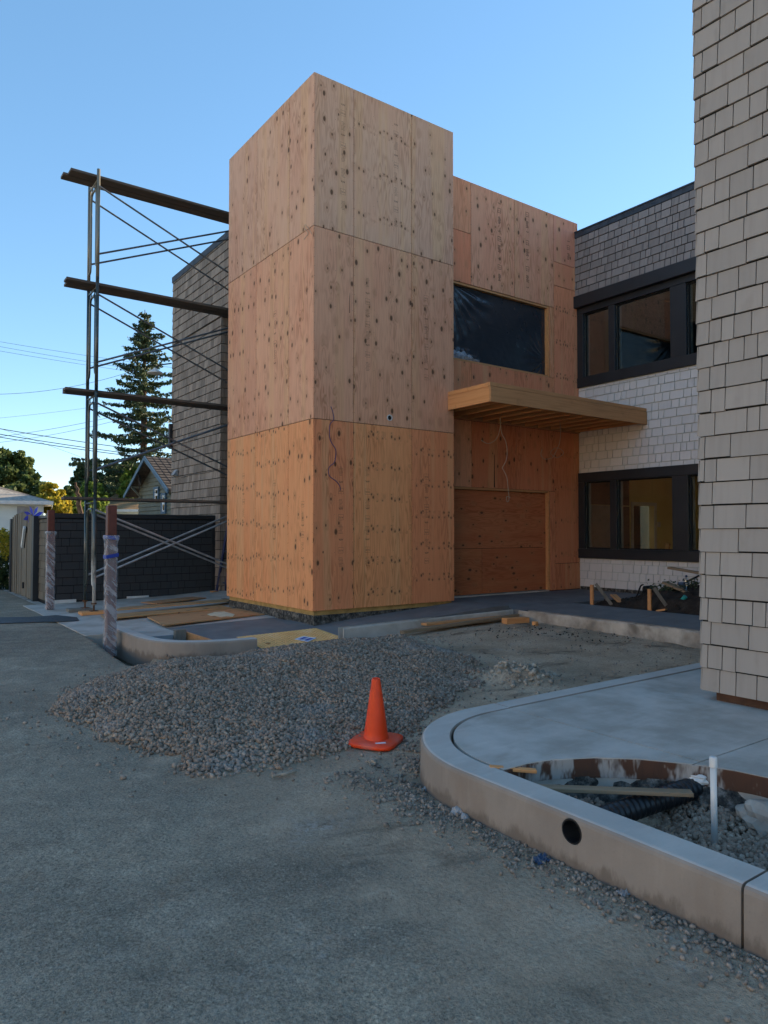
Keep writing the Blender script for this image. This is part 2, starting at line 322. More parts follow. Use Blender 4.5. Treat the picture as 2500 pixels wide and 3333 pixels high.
def mk_wrap():
    g = G('plastic_wrap', .4, .5); v = g.obj(); s = g.n('SeparateXYZ', {0: v})
    q = g.noise(g.n('VectorMath', {0: g.sc(v, 5, 5, 12), 1: g.n('CombineXYZ', {2: g.math('MULTIPLY', g.math('ADD', s.outputs[0], s.outputs[1]), 11.0)}).outputs[0]}, operation='ADD').outputs[0], 1.0, 3, .6)
    tr = g.n('BsdfTransparent', {}); g.col((.62, .60, .62))
    mx = g.n('MixShader', {0: g.ss(q, .40, .72, .20, .58), 1: tr.outputs[0], 2: g.b.outputs[0]})
    g.t.links.new(mx.outputs[0], g.t.nodes['Material Output'].inputs[0])
mk_wrap()
def mk_film():
    g = G('black_film', .22, .6); g.col((.022, .024, .030)); v = g.obj(False)
    g.bump(g.noise(v, 7, 4, .6), .25, .02)
mk_film()
def mk_clear_film():
    g = G('clear_film', .3, .6); g.col((.42, .44, .48)); tr = g.n('BsdfTransparent', {}); mx = g.n('MixShader', {0: .8, 1: tr.outputs[0], 2: g.b.outputs[0]}); g.t.links.new(mx.outputs[0], g.t.nodes['Material Output'].inputs[0])
mk_clear_film()
def mk_bottle():
    g = G('clear_plastic', .1); tr = g.n('BsdfTransparent', {0: (.85, .9, .92, 1)}); gl = g.n('BsdfGlossy', {'Roughness': .1})
    mx = g.n('MixShader', {0: .22, 1: tr.outputs[0], 2: gl.outputs[0]}); g.t.links.new(mx.outputs[0], g.t.nodes['Material Output'].inputs[0])
mk_bottle()
def mk_tactile():
    g = G('tactile_yellow', .8, .2); p = g.pos(); n = g.noise(p, 5, 5, .6)
    c = g.ramp(n, [(.3, (.74, .38, .13)), (.55, (.82, .47, .19)), (.75, (.82, .56, .31))]); g.col(c)
mk_tactile()

# ------------------------------------------------------------------ mesh helpers
class MB:
    def __init__(s): s.v = []; s.f = []
    def add(s, vs, fs):
        o = len(s.v); s.v += [tuple(map(float, q)) for q in vs]; s.f += [tuple(i+o for i in f) for f in fs]; return s
    def box(s, a, b):
        (x0, y0, z0), (x1, y1, z1) = a, b
        if x0 > x1: x0, x1 = x1, x0
        if y0 > y1: y0, y1 = y1, y0
        if z0 > z1: z0, z1 = z1, z0
        return s.add([(x0, y0, z0), (x1, y0, z0), (x1, y1, z0), (x0, y1, z0), (x0, y0, z1), (x1, y0, z1), (x1, y1, z1), (x0, y1, z1)],
                     [(3, 2, 1, 0), (4, 5, 6, 7), (0, 1, 5, 4), (1, 2, 6, 5), (2, 3, 7, 6), (3, 0, 4, 7)])
    def bar(s, p, q, wd, ht, up=(0, 0, 1)):
        p, q = Vector(p), Vector(q); d = (q-p).normalized(); u = Vector(up)
        sd = d.cross(u).normalized()*wd/2; u = sd.cross(d).normalized()*ht/2
        vs = [p-sd-u, p+sd-u, p+sd+u, p-sd+u, q-sd-u, q+sd-u, q+sd+u, q-sd+u]
        return s.add(vs, [(0, 1, 2, 3), (7, 6, 5, 4), (0, 4, 5, 1), (1, 5, 6, 2), (2, 6, 7, 3), (3, 7, 4, 0)])
    def tube(s, pts, r, n=8, cap=True):
        pts = [Vector(p) for p in pts]; rs = r if isinstance(r, (list, tuple)) else [r]*len(pts)
        rings = []; ref = None
        for i, p in enumerate(pts):
            d = (pts[min(i+1, len(pts)-1)]-pts[max(i-1, 0)]).normalized()
            if ref is None: ref = Vector((0, 0, 1)) if abs(d.z) < .9 else Vector((1, 0, 0))
            a = d.cross(ref).normalized(); b = a.cross(d).normalized(); ref = b
            rings.append([p+(a*math.cos(2*math.pi*k/n)+b*math.sin(2*math.pi*k/n))*rs[i] for k in range(n)])
        vs = [q for rg in rings for q in rg]; fs = []
        for i in range(len(pts)-1):
            for k in range(n): fs.append((i*n+k, i*n+(k+1) % n, (i+1)*n+(k+1) % n, (i+1)*n+k))
        if cap: fs.append(tuple(range(n-1, -1, -1))); fs.append(tuple((len(pts)-1)*n+k for k in range(n)))
        return s.add(vs, [f[::-1] for f in fs])
    def lathe(s, prof, n=32, c=(0, 0, 0)):
        vs = []; fs = []
        for r, z in prof:
            for k in range(n): a = 2*math.pi*k/n; vs.append((c[0]+r*math.cos(a), c[1]+r*math.sin(a), c[2]+z))
        for i in range(len(prof)-1):
            for k in range(n): fs.append((i*n+k, i*n+(k+1) % n, (i+1)*n+(k+1) % n, (i+1)*n+k))
        return s.add(vs, fs)
    def prism(s, poly, z0, z1):
        n = len(poly); vs = [(x, y, z0) for x, y in poly]+[(x, y, z1) for x, y in poly]
        return s.add(vs, [tuple(range(n-1, -1, -1)), tuple(range(n, 2*n))]+[(i, (i+1) % n, n+(i+1) % n, n+i) for i in range(n)])
    def mesh(s, name):
        me = bpy.data.meshes.new(name); me.from_pydata(s.v, [], s.f); me.update(); return me
    def build(s, name, mat, parent=None, smooth=False, bevel=0.0, loc=None, rotz=0.0):
        me = s.mesh(name)
        if bevel:
            bm = bmesh.new(); bm.from_mesh(me)
            bmesh.ops.bevel(bm, geom=list(bm.edges), offset=bevel, segments=1, affect='EDGES', clamp_overlap=True); bm.to_mesh(me); bm.free()
        return mk(name, me, mat, parent, smooth, loc, rotz)
def mk(name, me, mat, parent=None, smooth=False, loc=None, rotz=0.0):
    if mat: me.materials.clear(); me.materials.append(MATS[mat])
    if smooth:
        for p in me.polygons: p.use_smooth = True
    o = bpy.data.objects.new(name, me); COL.objects.link(o)
    if loc is not None: o.location = loc
    o.rotation_euler.z = rotz
    if parent is not None:
        o.parent = parent
        if loc is None: o.location = -Vector(parent.location)      # shapes are given in world metres
    return o
def thing(name, label, cat, loc=(0, 0, 0), group=None):
    o = bpy.data.objects.new(name, None); COL.objects.link(o); o.location = loc; o.empty_display_size = .2
    return tag(o, label, cat, group)
def tag(o, label, cat, group=None):
    o['label'] = label; o['category'] = cat
    if group: o['group'] = group
    return o
def struct(o): o['kind'] = 'structure'; return o
def stuff(o): o['kind'] = 'stuff'; return o
def box(name, a, b, mat, parent=None, **k): return MB().box(a, b).build(name, mat, parent, **k)
def recenter(o):
    """mesh thing: move its origin to the bottom centre of its mesh"""
    vs = np.array([v.co[:] for v in o.data.vertices]); c = Vector(((vs[:, 0].min()+vs[:, 0].max())/2, (vs[:, 1].min()+vs[:, 1].max())/2, vs[:, 2].min()))
    o.data.transform(Matrix.Translation(-c)); o.location = Vector(o.location)+c; return o
def bulk(name, V, F, mat, parent=None):
    """big numpy mesh, V (n,3), F (m,k)"""
    me = bpy.data.meshes.new(name); V = np.asarray(V, np.float32); F = np.asarray(F, np.int32); m, k = F.shape
    me.vertices.add(len(V)); me.vertices.foreach_set('co', V.ravel()); me.loops.add(m*k); me.loops.foreach_set('vertex_index', F.ravel())
    me.polygons.add(m); me.polygons.foreach_set('loop_start', np.arange(0, m*k, k, dtype=np.int32)); me.update(calc_edges=True)
    return mk(name, me, mat, parent)
def sm(t, a, b): u = np.clip((np.asarray(t, float)-a)/(b-a), 0, 1); return u*u*(3-2*u)
def vnoise(x, y, s, seed=0):
    """cheap smooth value noise on arrays, roughly -1..1"""
    r = np.random.default_rng(seed); T = r.uniform(-1, 1, (64, 64)); X, Y = np.asarray(x)*s, np.asarray(y)*s
    i, j = np.floor(X).astype(int), np.floor(Y).astype(int); u, v = X-i, Y-j; u, v = u*u*(3-2*u), v*v*(3-2*v)
    g = lambda a, b: T[a % 64, b % 64]
    return (g(i, j)*(1-u)+g(i+1, j)*u)*(1-v)+(g(i, j+1)*(1-u)+g(i+1, j+1)*u)*v
def poly_sd(x, y, P):
    """signed distance to polygon, positive inside"""
    x, y = np.asarray(x, float), np.asarray(y, float); d = np.full(x.shape, 1e9); ins = np.zeros(x.shape, bool); n = len(P)
    for i in range(n):
        (ax, ay), (bx, by) = P[i], P[(i+1) % n]; ex, ey = bx-ax, by-ay
        t = np.clip(((x-ax)*ex+(y-ay)*ey)/(ex*ex+ey*ey), 0, 1); d = np.minimum(d, np.hypot(x-ax-t*ex, y-ay-t*ey))
        if ay != by: ins ^= ((ay > y) != (by > y)) & (x < (bx-ax)*(y-ay)/(by-ay)+ax)
    return np.where(ins, d, -d)

def smooth_path(P, n=6):
    P = [np.array(p, float) for p in P]; P = [2*P[0]-P[1]]+P+[2*P[-1]-P[-2]]; out = []
    for i in range(1, len(P)-2):
        for k in range(n):
            t = k/n; a, b, c_, d = P[i-1], P[i], P[i+1], P[i+2]
            out.append(.5*((2*b)+(-a+c_)*t+(2*a-5*b+4*c_-d)*t*t+(-a+3*b-3*c_+d)*t**3))
    return out+[P[-2]]
# ------------------------------------------------------------------ ground
PILE = [(-4.2, -2.3), (-3.8, -1.7), (-3.2, -1.2), (-2.7, -1.0), (-2.2, -1.12), (-1.5, -1.2), (-.6, -1.22), (.1, -1.35), (.45, -1.6), (.48, -2.5), (.25, -3.4), (-.5, -4.2),
        (-1.05, -4.5), (-1.6, -4.85), (-2.1, -5.15), (-2.7, -5.25), (-3.3, -5.25), (-3.75, -5.05), (-4.05, -4.45), (-4.2, -3.8), (-4.3, -3.0)]
PIT = [(-2.63, -6.75), (-2.43, -6.75), (-2.26, -6.79), (-2.01, -6.92), (-1.81, -7.1), (-1.64, -7.34), (-1.54, -7.55), (-1.49, -7.8), (-1.52, -8.2), (-1.66, -8.6), (-1.95, -8.95), (-2.3, -9.12), (-2.63, -9.15)]
def pile_h(x, y):
    d = poly_sd(x, y, PILE)+.16*vnoise(x, y, 2.6, 3)
    e = np.clip(d, 0, None)
    h = .105*(1-np.exp(-e/.30))
    for (mx, my, a, r) in ((-2.75, -2.35, .085, .75), (-1.5, -2.6, .075, .65), (-3.3, -3.3, .03, .6), (-2.0, -3.9, .02, .6), (-1.0, -1.9, .05, .6)):
        h = h+a*np.exp(-((x-mx)**2+(y-my)**2)/(r*r))*np.clip(e/.35, 0, 1)
    return h+np.clip(e/.3, 0, 1)*(.016*vnoise(x, y, 3.7, 5)+.010*vnoise(x, y, 8.1, 6))
def ground_h(x, y):
    x, y = np.asarray(x, float), np.asarray(y, float)
    h = .010*vnoise(x, y, .8, 1)+.004*vnoise(x, y, 4, 2)+.0022*vnoise(x, y, 13, 8)
    bay = sm(x, -3.2, 0)*sm(y, -6.2, -5.4)
    h = h+bay*(.03+.06*sm(y, -4.8, -1.6))*(y < 7)+.05*sm(x, 0, 3.5)*bay
    h = h+bay*(.010*vnoise(x, y, 2.2, 12)+.006*vnoise(x, y, 7, 13))
    h = h+.19*np.exp(-(((x-.12)/.27)**2+((y+4.25)/.32)**2))*(1+.5*vnoise(x, y, 9, 14))       # heap of spilt cement mud
    h = h+.05*np.exp(-(((x-.55)/.35)**2+((y+1.75)/.25)**2))*(1+.6*vnoise(x, y, 9, 15))
    under = (sm(x, -2.82, -2.70)*sm(y, -5.45, -5.62))
    h = h*(1-under)+under*(-.03+.02*vnoise(x, y, 5, 16))
    slabs = sm(y, -1.02, -.94)*sm(x, -2.78, -2.66)
    h = h*(1-slabs)+slabs*(.0)
    tr = sm(x, -3.06, -3.0)*sm(x, -2.66, -2.74)*sm(y, -.85, -.6)*sm(y, 1.5, 1.42)
    h = h-.20*tr
    return h+.108*sm(y, -1.0, 1.3)*sm(x, -2.72, -2.80)*(1-tr)+pile_h(x, y)
def make_ground():
    xs = np.concatenate([[-700, -200, -60, -30, -16], np.linspace(-11, 4.2, 360), [5, 6, 8, 14, 30, 80, 200, 700]])
    ys = np.concatenate([[-700, -200, -60, -25, -14], np.linspace(-10, 2.0, 260), np.linspace(2.4, 12, 24), [16, 25, 45, 90, 200, 700]])
    X, Y = np.meshgrid(xs, ys); far = (np.abs(X) > 12) | (np.abs(Y) > 13)
    Z = np.where(far, .108*sm(Y, -1.0, 1.3)*(X < -2.8), ground_h(X, Y)); Z[((Y > 9) & (X > -2.7)) | (X > 4.6)] = -.02
    V = np.stack([X.ravel(), Y.ravel(), Z.ravel()], 1); nx = len(xs); i, j = np.meshgrid(np.arange(nx-1), np.arange(len(ys)-1))
    a = (j*nx+i).ravel(); o = bulk('ground', V, np.stack([a, a+1, a+nx+1, a+nx], 1), 'ground_surface')
    for p in o.data.polygons: p.use_smooth = True
    struct(o)
make_ground()

# ------------------------------------------------------------------ stones
def ico():
    t = (1+5**.5)/2
    v = np.array([(-1, t, 0), (1, t, 0), (-1, -t, 0), (1, -t, 0), (0, -1, t), (0, 1, t), (0, -1, -t), (0, 1, -t), (t, 0, -1), (t, 0, 1), (-t, 0, -1), (-t, 0, 1)], float)
    f = np.array([(0, 11, 5), (0, 5, 1), (0, 1, 7), (0, 7, 10), (0, 10, 11), (1, 5, 9), (5, 11, 4), (11, 10, 2), (10, 7, 6), (7, 1, 8), (3, 9, 4), (3, 4, 2), (3, 2, 6), (3, 6, 8), (3, 8, 9), (4, 9, 5), (2, 4, 11), (6, 2, 10), (8, 6, 7), (9, 8, 1)])
    return v/np.linalg.norm(v[0]), f
def stones(name, P, S, mat='gravel', parent=None):
    """P (n,3) centres, S (n,) mean diameters"""
    b, f = ico(); n = len(P); q = RNG.normal(size=(n, 4)); q /= np.linalg.norm(q, axis=1)[:, None]; w_, x, y, z = q.T
    R = np.stack([np.stack([1-2*(y*y+z*z), 2*(x*y-z*w_), 2*(x*z+y*w_)], -1), np.stack([2*(x*y+z*w_), 1-2*(x*x+z*z), 2*(y*z-x*w_)], -1), np.stack([2*(x*z-y*w_), 2*(y*z+x*w_), 1-2*(x*x+y*y)], -1)], 1)
    ax = np.stack([RNG.uniform(.8, 1.35, n), RNG.uniform(.65, 1.05, n), RNG.uniform(.5, .85, n)], 1)
    loc = b[None]*RNG.uniform(.78, 1.15, (n, 12, 1))*ax[:, None]*(S/2)[:, None, None]
    V = np.einsum('nij,nkj->nki', R, loc)+P[:, None]
    F = f[None]+(np.arange(n)*12)[:, None, None]
    return bulk(name, V.reshape(-1, 3), F.reshape(-1, 3), mat, parent)
def scatter(n, x0, x1, y0, y1, keep):
    x = RNG.uniform(x0, x1, n); y = RNG.uniform(y0, y1, n); k = RNG.uniform(size=n) < keep(x, y); return x[k], y[k]
def make_gravel():
    x, y = scatter(52000, -4.7, .9, -5.6, -.9, lambda x, y: np.clip((poly_sd(x, y, PILE)+.16*vnoise(x, y, 2.6, 3)+.05)/.12, 0, 1))
    k = ~((x > -2.80) & (y > -1.06)); x, y = x[k], y[k]
    # thin out those the camera sees as sub-pixel, keep the packing dense near it
    dd = np.hypot(x-CAM[0], y-CAM[1]); k = RNG.uniform(size=len(x)) < np.clip(1.25-.045*dd, .55, 1); x, y = x[k], y[k]
    s = RNG.uniform(.022, .050, len(x)); z = ground_h(x, y)+s*.22
    o = stones('gravel_pile', np.stack([x, y, z], 1), s); stuff(o); tag(o, 'spread heap of loose brown grey gravel on the bare ground', 'gravel'); recenter(o)
    # loose crumbs: round the heap, in the bay, along the foot of the long kerb, on the asphalt
    px, py, ps = [], [], []
    def put(x, y, lo, hi, pw=2.0): px.append(x); py.append(y); ps.append(lo+(hi-lo)*RNG.uniform(size=len(x))**pw)
    x, y = scatter(5000, -5.4, 1.4, -6.2, -.8, lambda x, y: np.exp(-np.abs(np.minimum(poly_sd(x, y, PILE), 0))/.22)*(poly_sd(x, y, PILE) < .05)); put(x, y, .012, .045)
    yy = RNG.uniform(-9.2, -5.6, 3800); put(-2.86-np.abs(RNG.normal(0, .13, 3800))-.16*sm(yy, -6.6, -5.7)*RNG.uniform(size=3800), yy, .004, .034, 3.2)
    t = RNG.uniform(0, math.pi/2, 900); r = 1.12+np.abs(RNG.normal(0, .16, 900)); put(-1.75-r*np.sin(t), -6.63+r*np.cos(t), .006, .04, 2.5)
    put(RNG.uniform(-2.5, 3.3, 2600), RNG.uniform(-5.45, -1.2, 2600), .006, .035, 3)
    put(RNG.uniform(-7, -2.9, 5200), RNG.uniform(-8.6, 1.0, 5200), .004, .013, 2.5)
    put(RNG.uniform(-3.03, -2.79, 260), RNG.uniform(-.8, 1.3, 260), .015, .04)
    x, y, s = np.concatenate(px), np.concatenate(py), np.concatenate(ps)
    k = ~(((x > -2.84) & (y < -5.55) & (x > -1.72)) | (np.hypot(x+1.75, y+6.63) < 1.12) & (x > -2.86) | ((x > -2.84) & (y < -6.6)) | ((x > -2.78) & (y > -1.1)))
    x, y, s = x[k], y[k], s[k]
    o = stones('loose_stones', np.stack([x, y, ground_h(x, y)+s*.2], 1), s, 'gravel_grey'); stuff(o); tag(o, 'scattered loose stones and crumbs lying around the gravel heap and kerbs', 'stones'); recenter(o)
    # planting pits
    x, y = scatter(9000, -2.62, -1.5, -9.1, -6.7, lambda x, y: (poly_sd(x, y, PIT) > .02)*1.0)
    s = RNG.uniform(.018, .048, len(x)); z = -.03+.02*vnoise(x, y, 5, 16)+.05*vnoise(x, y, 2.5, 18)+s*.25+.05*sm(x, -2.0, -1.55)
    o = stones('pit_gravel', np.stack([x, y, z], 1), s); stuff(o); tag(o, 'dark grey gravel filling the planting pit behind the long kerb', 'gravel'); recenter(o)
    x, y = RNG.uniform(-2.56, -1.9, 700), RNG.uniform(-.8, .4, 700); s = RNG.uniform(.02, .04, 700)
    o = stones('pit_gravel', np.stack([x, y, .02+s*.25+RNG.uniform(0, .03, 700)], 1), s); stuff(o); tag(o, 'gravel in the small planting pit beside the yellow paving', 'gravel'); recenter(o)
make_gravel()
def rock(name, label, p, size, mat, group=None, seed=0, flat=.7):
    bm = bmesh.new(); bmesh.ops.create_icosphere(bm, subdivisions=3, radius=.5)
    for v in bm.verts:
        d = v.co.normalized(); k = 1+.35*mnoise.noise(d*1.6+Vector((seed, 0, 0)))+.18*mnoise.noise(d*5+Vector((0, seed, 0)))
        v.co = d*.5*k*size; v.co.z *= flat
    me = bpy.data.meshes.new(name); bm.to_mesh(me); bm.free(); o = mk(name, me, mat); o.location = p; return tag(o, label, 'rock', group)
for i, (px, py, s, m, lb) in enumerate([(1212, 2470, .075, 'mud', 'fist sized pale stone lying in front of the orange cone'), (1490, 2635, .075, 'grey_block', 'grey broken stone at the foot of the rounded kerb end'),
        (1512, 2652, .05, 'grey_block', 'small grey stone tucked beside the bigger broken stone'), (1385, 2555, .05, 'grey_block', 'pale chip of stone beside the rounded kerb end')]):
    p = onz(px, py, .02); rock('rock', lb, (p[0], p[1], float(ground_h(p[0], p[1]))+s*.2), s, m, seed=i*7+1)
def cement_lumps():
    P = []; S = []
    for (cx, cy, rx, ry, n, hi) in ((.12, -4.25, .34, .36, 420, .075), (.55, -1.75, .45, .28, 220, .05), (2.2, -2.0, .4, .3, 60, .04)):
        x = RNG.normal(cx, rx*.6, n); y = RNG.normal(cy, ry*.6, n); s = .015+(hi-.015)*RNG.uniform(size=n)**3
        P.append(np.stack([x, y, ground_h(x, y)+s*.2], 1)); S.append(s)
    o = stones('cement_crumbs', np.concatenate(P), np.concatenate(S), 'mud'); stuff(o); tag(o, 'dried heaps of crumbly grey cement mud on the bare ground', 'rubble'); recenter(o)
cement_lumps()
x, y = np.concatenate([RNG.normal(2.35, .55, 160), RNG.normal(2.9, .4, 90)]), np.concatenate([RNG.normal(-2.15, .28, 160), RNG.normal(-3.2, .35, 90)]); s_ = .010+.03*RNG.uniform(size=250)**3
o = stones('soil_clods', np.stack([x, y, ground_h(x, y)+s_*.15], 1), s_, 'soil'); stuff(o); tag(o, 'dark soil clods scattered near the stained kerb', 'soil'); recenter(o)

# ------------------------------------------------------------------ pavements and kerbs
def zs(x, y):
    b = .12+.05*min(max((x+3)/3, 0), 1)+.19*min(max(x/3, 0), 1)
    if y < .3 and x < .7: b -= min((.3-y)/1.3, 1)*.085*(1-min(max(x/.7, 0), 1))
    if x > 3.3 and y < -1.0: b = .30+.06*min(max((x-3.4)/1.2, 0), 1)
    return b
def slab(parent, x0, x1, y0, y1, mat, n=8):
    xs = np.linspace(x0+.004, x1-.004, n+1); ys = np.linspace(y0+.004, y1-.004, n+1); m = MB(); k = n+1
    m.add([(x, y, zs(x, y)) for y in ys for x in xs], [(j*k+i, j*k+i+1, (j+1)*k+i+1, (j+1)*k+i) for j in range(n) for i in range(n)])
    rim = [(x, ys[0]) for x in xs]+[(xs[-1], y) for y in ys[1:]]+[(x, ys[-1]) for x in xs[-2::-1]]+[(xs[0], y) for y in ys[-2:0:-1]]; r = len(rim)
    m.add([(x, y, zs(x, y)) for x, y in rim]+[(x, y, -.2) for x, y in rim], [(i, r+i, r+(i+1) % r, (i+1) % r) for i in range(r)])
    return m.build('slab', mat, parent)
pv = struct(thing('pavement', 'new concrete pavement around the plywood building', 'pavement')); del pv['category']
for (x0, x1, y0, y1, mt) in ((-3.08, -1.9, 1.32, 3.6, 'concrete'), (-3.08, -1.9, 3.6, 6.6, 'concrete'), (-2.62, -1.9, .44, 1.32, 'concrete'), (-1.9, 1.2, 1.32, 6.6, 'concrete'),
                             (-1.9, 0, -1.0, 1.32, 'concrete_dark'), (0, 1.7, -.95, .8, 'concrete_dark'), (1.7, 3.4, -.95, .8, 'concrete_dark'), (3.4, 5.3, -1.28, .66, 'concrete_dark'),
                             (5.3, 7.3, -1.28, .66, 'concrete_dark'), (3.52, 4.68, -3.2, -1.28, 'concrete_dark'), (3.52, 4.68, -5.5, -3.2, 'concrete_dark')):
    slab(pv, x0, x1, y0, y1, mt)
pn = struct(thing('pavement', 'smooth concrete pavement inside the long rounded kerb', 'pavement')); del pn['category']
KT = .25
def arc(c, r, a0, a1, n): return [(c[0]+r*math.cos(rad(a0+(a1-a0)*i/n)), c[1]+r*math.sin(rad(a0+(a1-a0)*i/n))) for i in range(n+1)]
inner = arc((-1.75, -6.63), .875, 90, 178, 20)
slA = [(-1.555, -5.745)]+[(-1.75, -5.75)]+inner[1:]+PIT[:6]+[(-1.635, -7.345), (-1.56, -7.345)]
MB().prism(slA[::-1] if False else slA, -.02, KT-.001).build('slab', 'concrete', pn)
MB().prism([(-1.545, -5.745), (-1.545, -7.345), (9, -7.345), (9, -5.745)], -.02, KT-.001).build('slab', 'concrete', pn)
MB().prism([(-1.63, -7.355)]+[(x, y) for x, y in PIT[6:]]+[(-2.62, -13), (9, -13), (9, -7.355)], -.02, KT-.002).build('slab', 'concrete', pn)
def kerb(path, width, z0, ztop, mat, rough=0.0):
    """path = outer edge, body lies to the left of the direction of travel"""
    pr = [(0, z0), (.006, -.03), (.010, -.014), (.020, -.004), (.034, 0), (width-.012, 0), (width-.002, -.010), (width, z0)]
    n = len(path); vs = []; fs = []; P = [Vector((*p[:2], 0)) for p in path]
    for i, p in enumerate(P):
        d0 = (P[i]-P[i-1]).normalized() if i else (P[1]-P[0]).normalized(); d1 = (P[i+1]-P[i]).normalized() if i < n-1 else d0
        d = (d0+d1).normalized(); nr = Vector((-d.y, d.x, 0)); k = 1/max(.5, nr.dot(Vector((-d1.y, d1.x, 0))))
        zt = ztop(i/(n-1)) if callable(ztop) else ztop
        for (u, z) in pr:
            q = p+nr*u*k; zz = z if z == z0 else zt+z
            if rough and 0 < u < .02: q = q+nr*rough*mnoise.noise(Vector((q.x*6, q.y*6, zz*9)))
            vs.append((q.x, q.y, zz))
    m = len(pr)
    for i in range(n-1):
        for k in range(m-1): fs.append((i*m+k, (i+1)*m+k, (i+1)*m+k+1, i*m+k+1))
    fs.append(tuple(range(m))); fs.append(tuple((n-1)*m+k for k in range(m-1, -1, -1)))
    return MB().add(vs, [f[::-1] for f in fs])
# long rounded kerb round the near pavement
outer = [(9, -5.52)]+[(x, -5.52) for x in (3.0, 1.0, -.2, -1.0, -1.52)]
near1 = kerb([(9, -5.52), (3, -5.52), (-.2, -5.52), (-1.52, -5.525)], .20, -.05, KT, 'concrete').build('kerb', 'concrete_kerb')
path2 = [(-1.528, -5.525)]+arc((-1.75, -6.63), 1.105, 90, 180, 60)+[(-2.856, -7.0), (-2.857, -7.6), (-2.857, -8.27)]
near2 = kerb(path2, .215, -.05, KT, 'concrete').build('kerb', 'concrete_kerb')
near3 = kerb([(-2.857, -8.282), (-2.857, -10), (-2.857, -13)], .215, -.05, KT, 'concrete').build('kerb', 'concrete_kerb')
def bore(o, p0, p1, r):
    bm = bmesh.new(); bm.from_mesh(o.data); bmesh.ops.recalc_face_normals(bm, faces=bm.faces); bm.to_mesh(o.data); bm.free(); c = MB().tube([p0, p1], r, 28).build('cutter', None); bm = bmesh.new(); bm.from_mesh(c.data); bmesh.ops.recalc_face_normals(bm, faces=bm.faces); bm.to_mesh(c.data); bm.free(); md = o.modifiers.new('bore', 'BOOLEAN'); md.object = c; md.operation = 'DIFFERENCE'; md.solver = 'EXACT'
    dg = bpy.context.evaluated_depsgraph_get(); me = bpy.data.meshes.new_from_object(o.evaluated_get(dg)); o.modifiers.clear(); o.data = me; bpy.data.objects.remove(c)
bore(near2, (-2.95, -7.43, .172), (-2.5, -7.43, .172), .062)
for o in (near1, near2, near3):
    bm = bmesh.new(); bm.from_mesh(o.data); bmesh.ops.recalc_face_normals(bm, faces=bm.faces); bm.to_mesh(o.data); bm.free(); pale_top(struct(o))
lining = MB().lathe([(.061, 0), (.061, .20), (.054, .20), (.054, 0), (.061, 0)], 28); lining.v = [(-2.853+z, -7.43+x, .172+y) for x, y, z in lining.v]
tag(recenter(lining.build('drain_pipe', 'pipe_black', None)), 'black drain sleeve set through the long kerb face', 'pipe')
# kerb around the small planting pit
lk0 = [(-2.775, 1.34), (-2.775, .9), (-2.772, .4), (-2.765, .1)]+[(-2.745, -.12), (-2.70, -.36), (-2.61, -.58), (-2.47, -.76), (-2.28, -.89), (-2.05, -.97), (-1.75, -1.03), (-1.47, -1.07)]
lk = [(p[0], p[1]) for p in smooth_path([(x, y, 0) for x, y in lk0], 5)]
o = struct(kerb(lk, .17, -.15, lambda t: .245-.02*t, 'concrete').build('kerb', 'concrete_kerb')); bm = bmesh.new(); bm.from_mesh(o.data); bmesh.ops.recalc_face_normals(bm, faces=bm.faces); bm.to_mesh(o.data); bm.free(); pale_top(o)
struct(kerb([(-.12, -1.09), (.8, -1.09), (2.0, -1.09), (3.36, -1.09)], .15, 0, lambda t: .265+.045*t, 'concrete').build('kerb', 'concrete'))
# kerb running along the far side of the bay: raw, stained face
fk = [(3.37, -1.10)]+[(3.37, -1.10-.12*i) for i in range(1, 37)]
fko = kerb([(3.37, -5.5), *[(3.37, -5.5+.12*i) for i in range(1, 37)]][::-1], .15, 0, .305, 'concrete_rough', rough=.02)
struct(fko.build('kerb', 'concrete_rough'))
pat = [onz(px, py, .112) for px, py in ((-60, 2036), (60, 2030), (150, 2026), (190, 2028), (258, 2024), (250, 2013), (185, 2006), (100, 2010), (-60, 2012))]
struct(MB().add([(p[0], p[1], float(ground_h(p[0], p[1]))+.012 if p[0] < -3.1 else .135) for p in pat], [tuple(range(len(pat)))]).build('asphalt_patch', 'asphalt_dark'))
# yellow tactile paving
tp = thing('tactile_paving', 'yellow tactile paving panel with raised domes on the ramp', 'tactile paving', (-.68, -.55, .1))
def zt(x, y): return zs(x, y)+.008
TX0, TX1, TY0, TY1 = -1.36, -.02, -.96, -.14
m = MB(); xs = np.linspace(TX0, TX1, 9); ys = np.linspace(TY0, TY1, 7)
m.add([(x, y, zt(x, y)) for y in ys for x in xs], [(j*9+i, j*9+i+1, (j+1)*9+i+1, (j+1)*9+i) for j in range(6) for i in range(8)])
m.add([(TX0, TY0, zt(TX0, TY0)), (TX1, TY0, zt(TX1, TY0)), (TX1, TY0, 0), (TX0, TY0, 0)], [(3, 2, 1, 0)]); m.build('panel', 'tactile_yellow', tp)
m = MB()
for ix in range(22):
    for iy in range(13):
        x, y = TX0+.035+ix*.062, TY0+.035+iy*.062
        if x < TX1-.02 and y < TY1-.02: m.lathe([(.022, 0), (.015, .010), (.0001, .011)], 8, (x, y, zt(x, y)-.001))
stuff(m.build('raised_domes', 'tactile_yellow', tp))
pp = [onz(500+a*.422, 1900+b*.422, .125) for a, b in ((1085, 420), (1150, 403), (1258, 410), (1190, 432))]
pap = MB().add([(p[0], p[1], zt(p[0], p[1])+.011) for p in pp]+[(p[0], p[1], zt(p[0], p[1])+.0125) for p in pp], [(3, 2, 1, 0), (4, 5, 6, 7), (0, 1, 5, 4), (1, 2, 6, 5), (2, 3, 7, 6), (3, 0, 4, 7)])
tag(recenter(pap.build('paper_sheet', 'paper')), 'white printed paper sheet lying on the yellow tactile paving', 'paper')
c = sum(pp)/4
pr_ = MB()
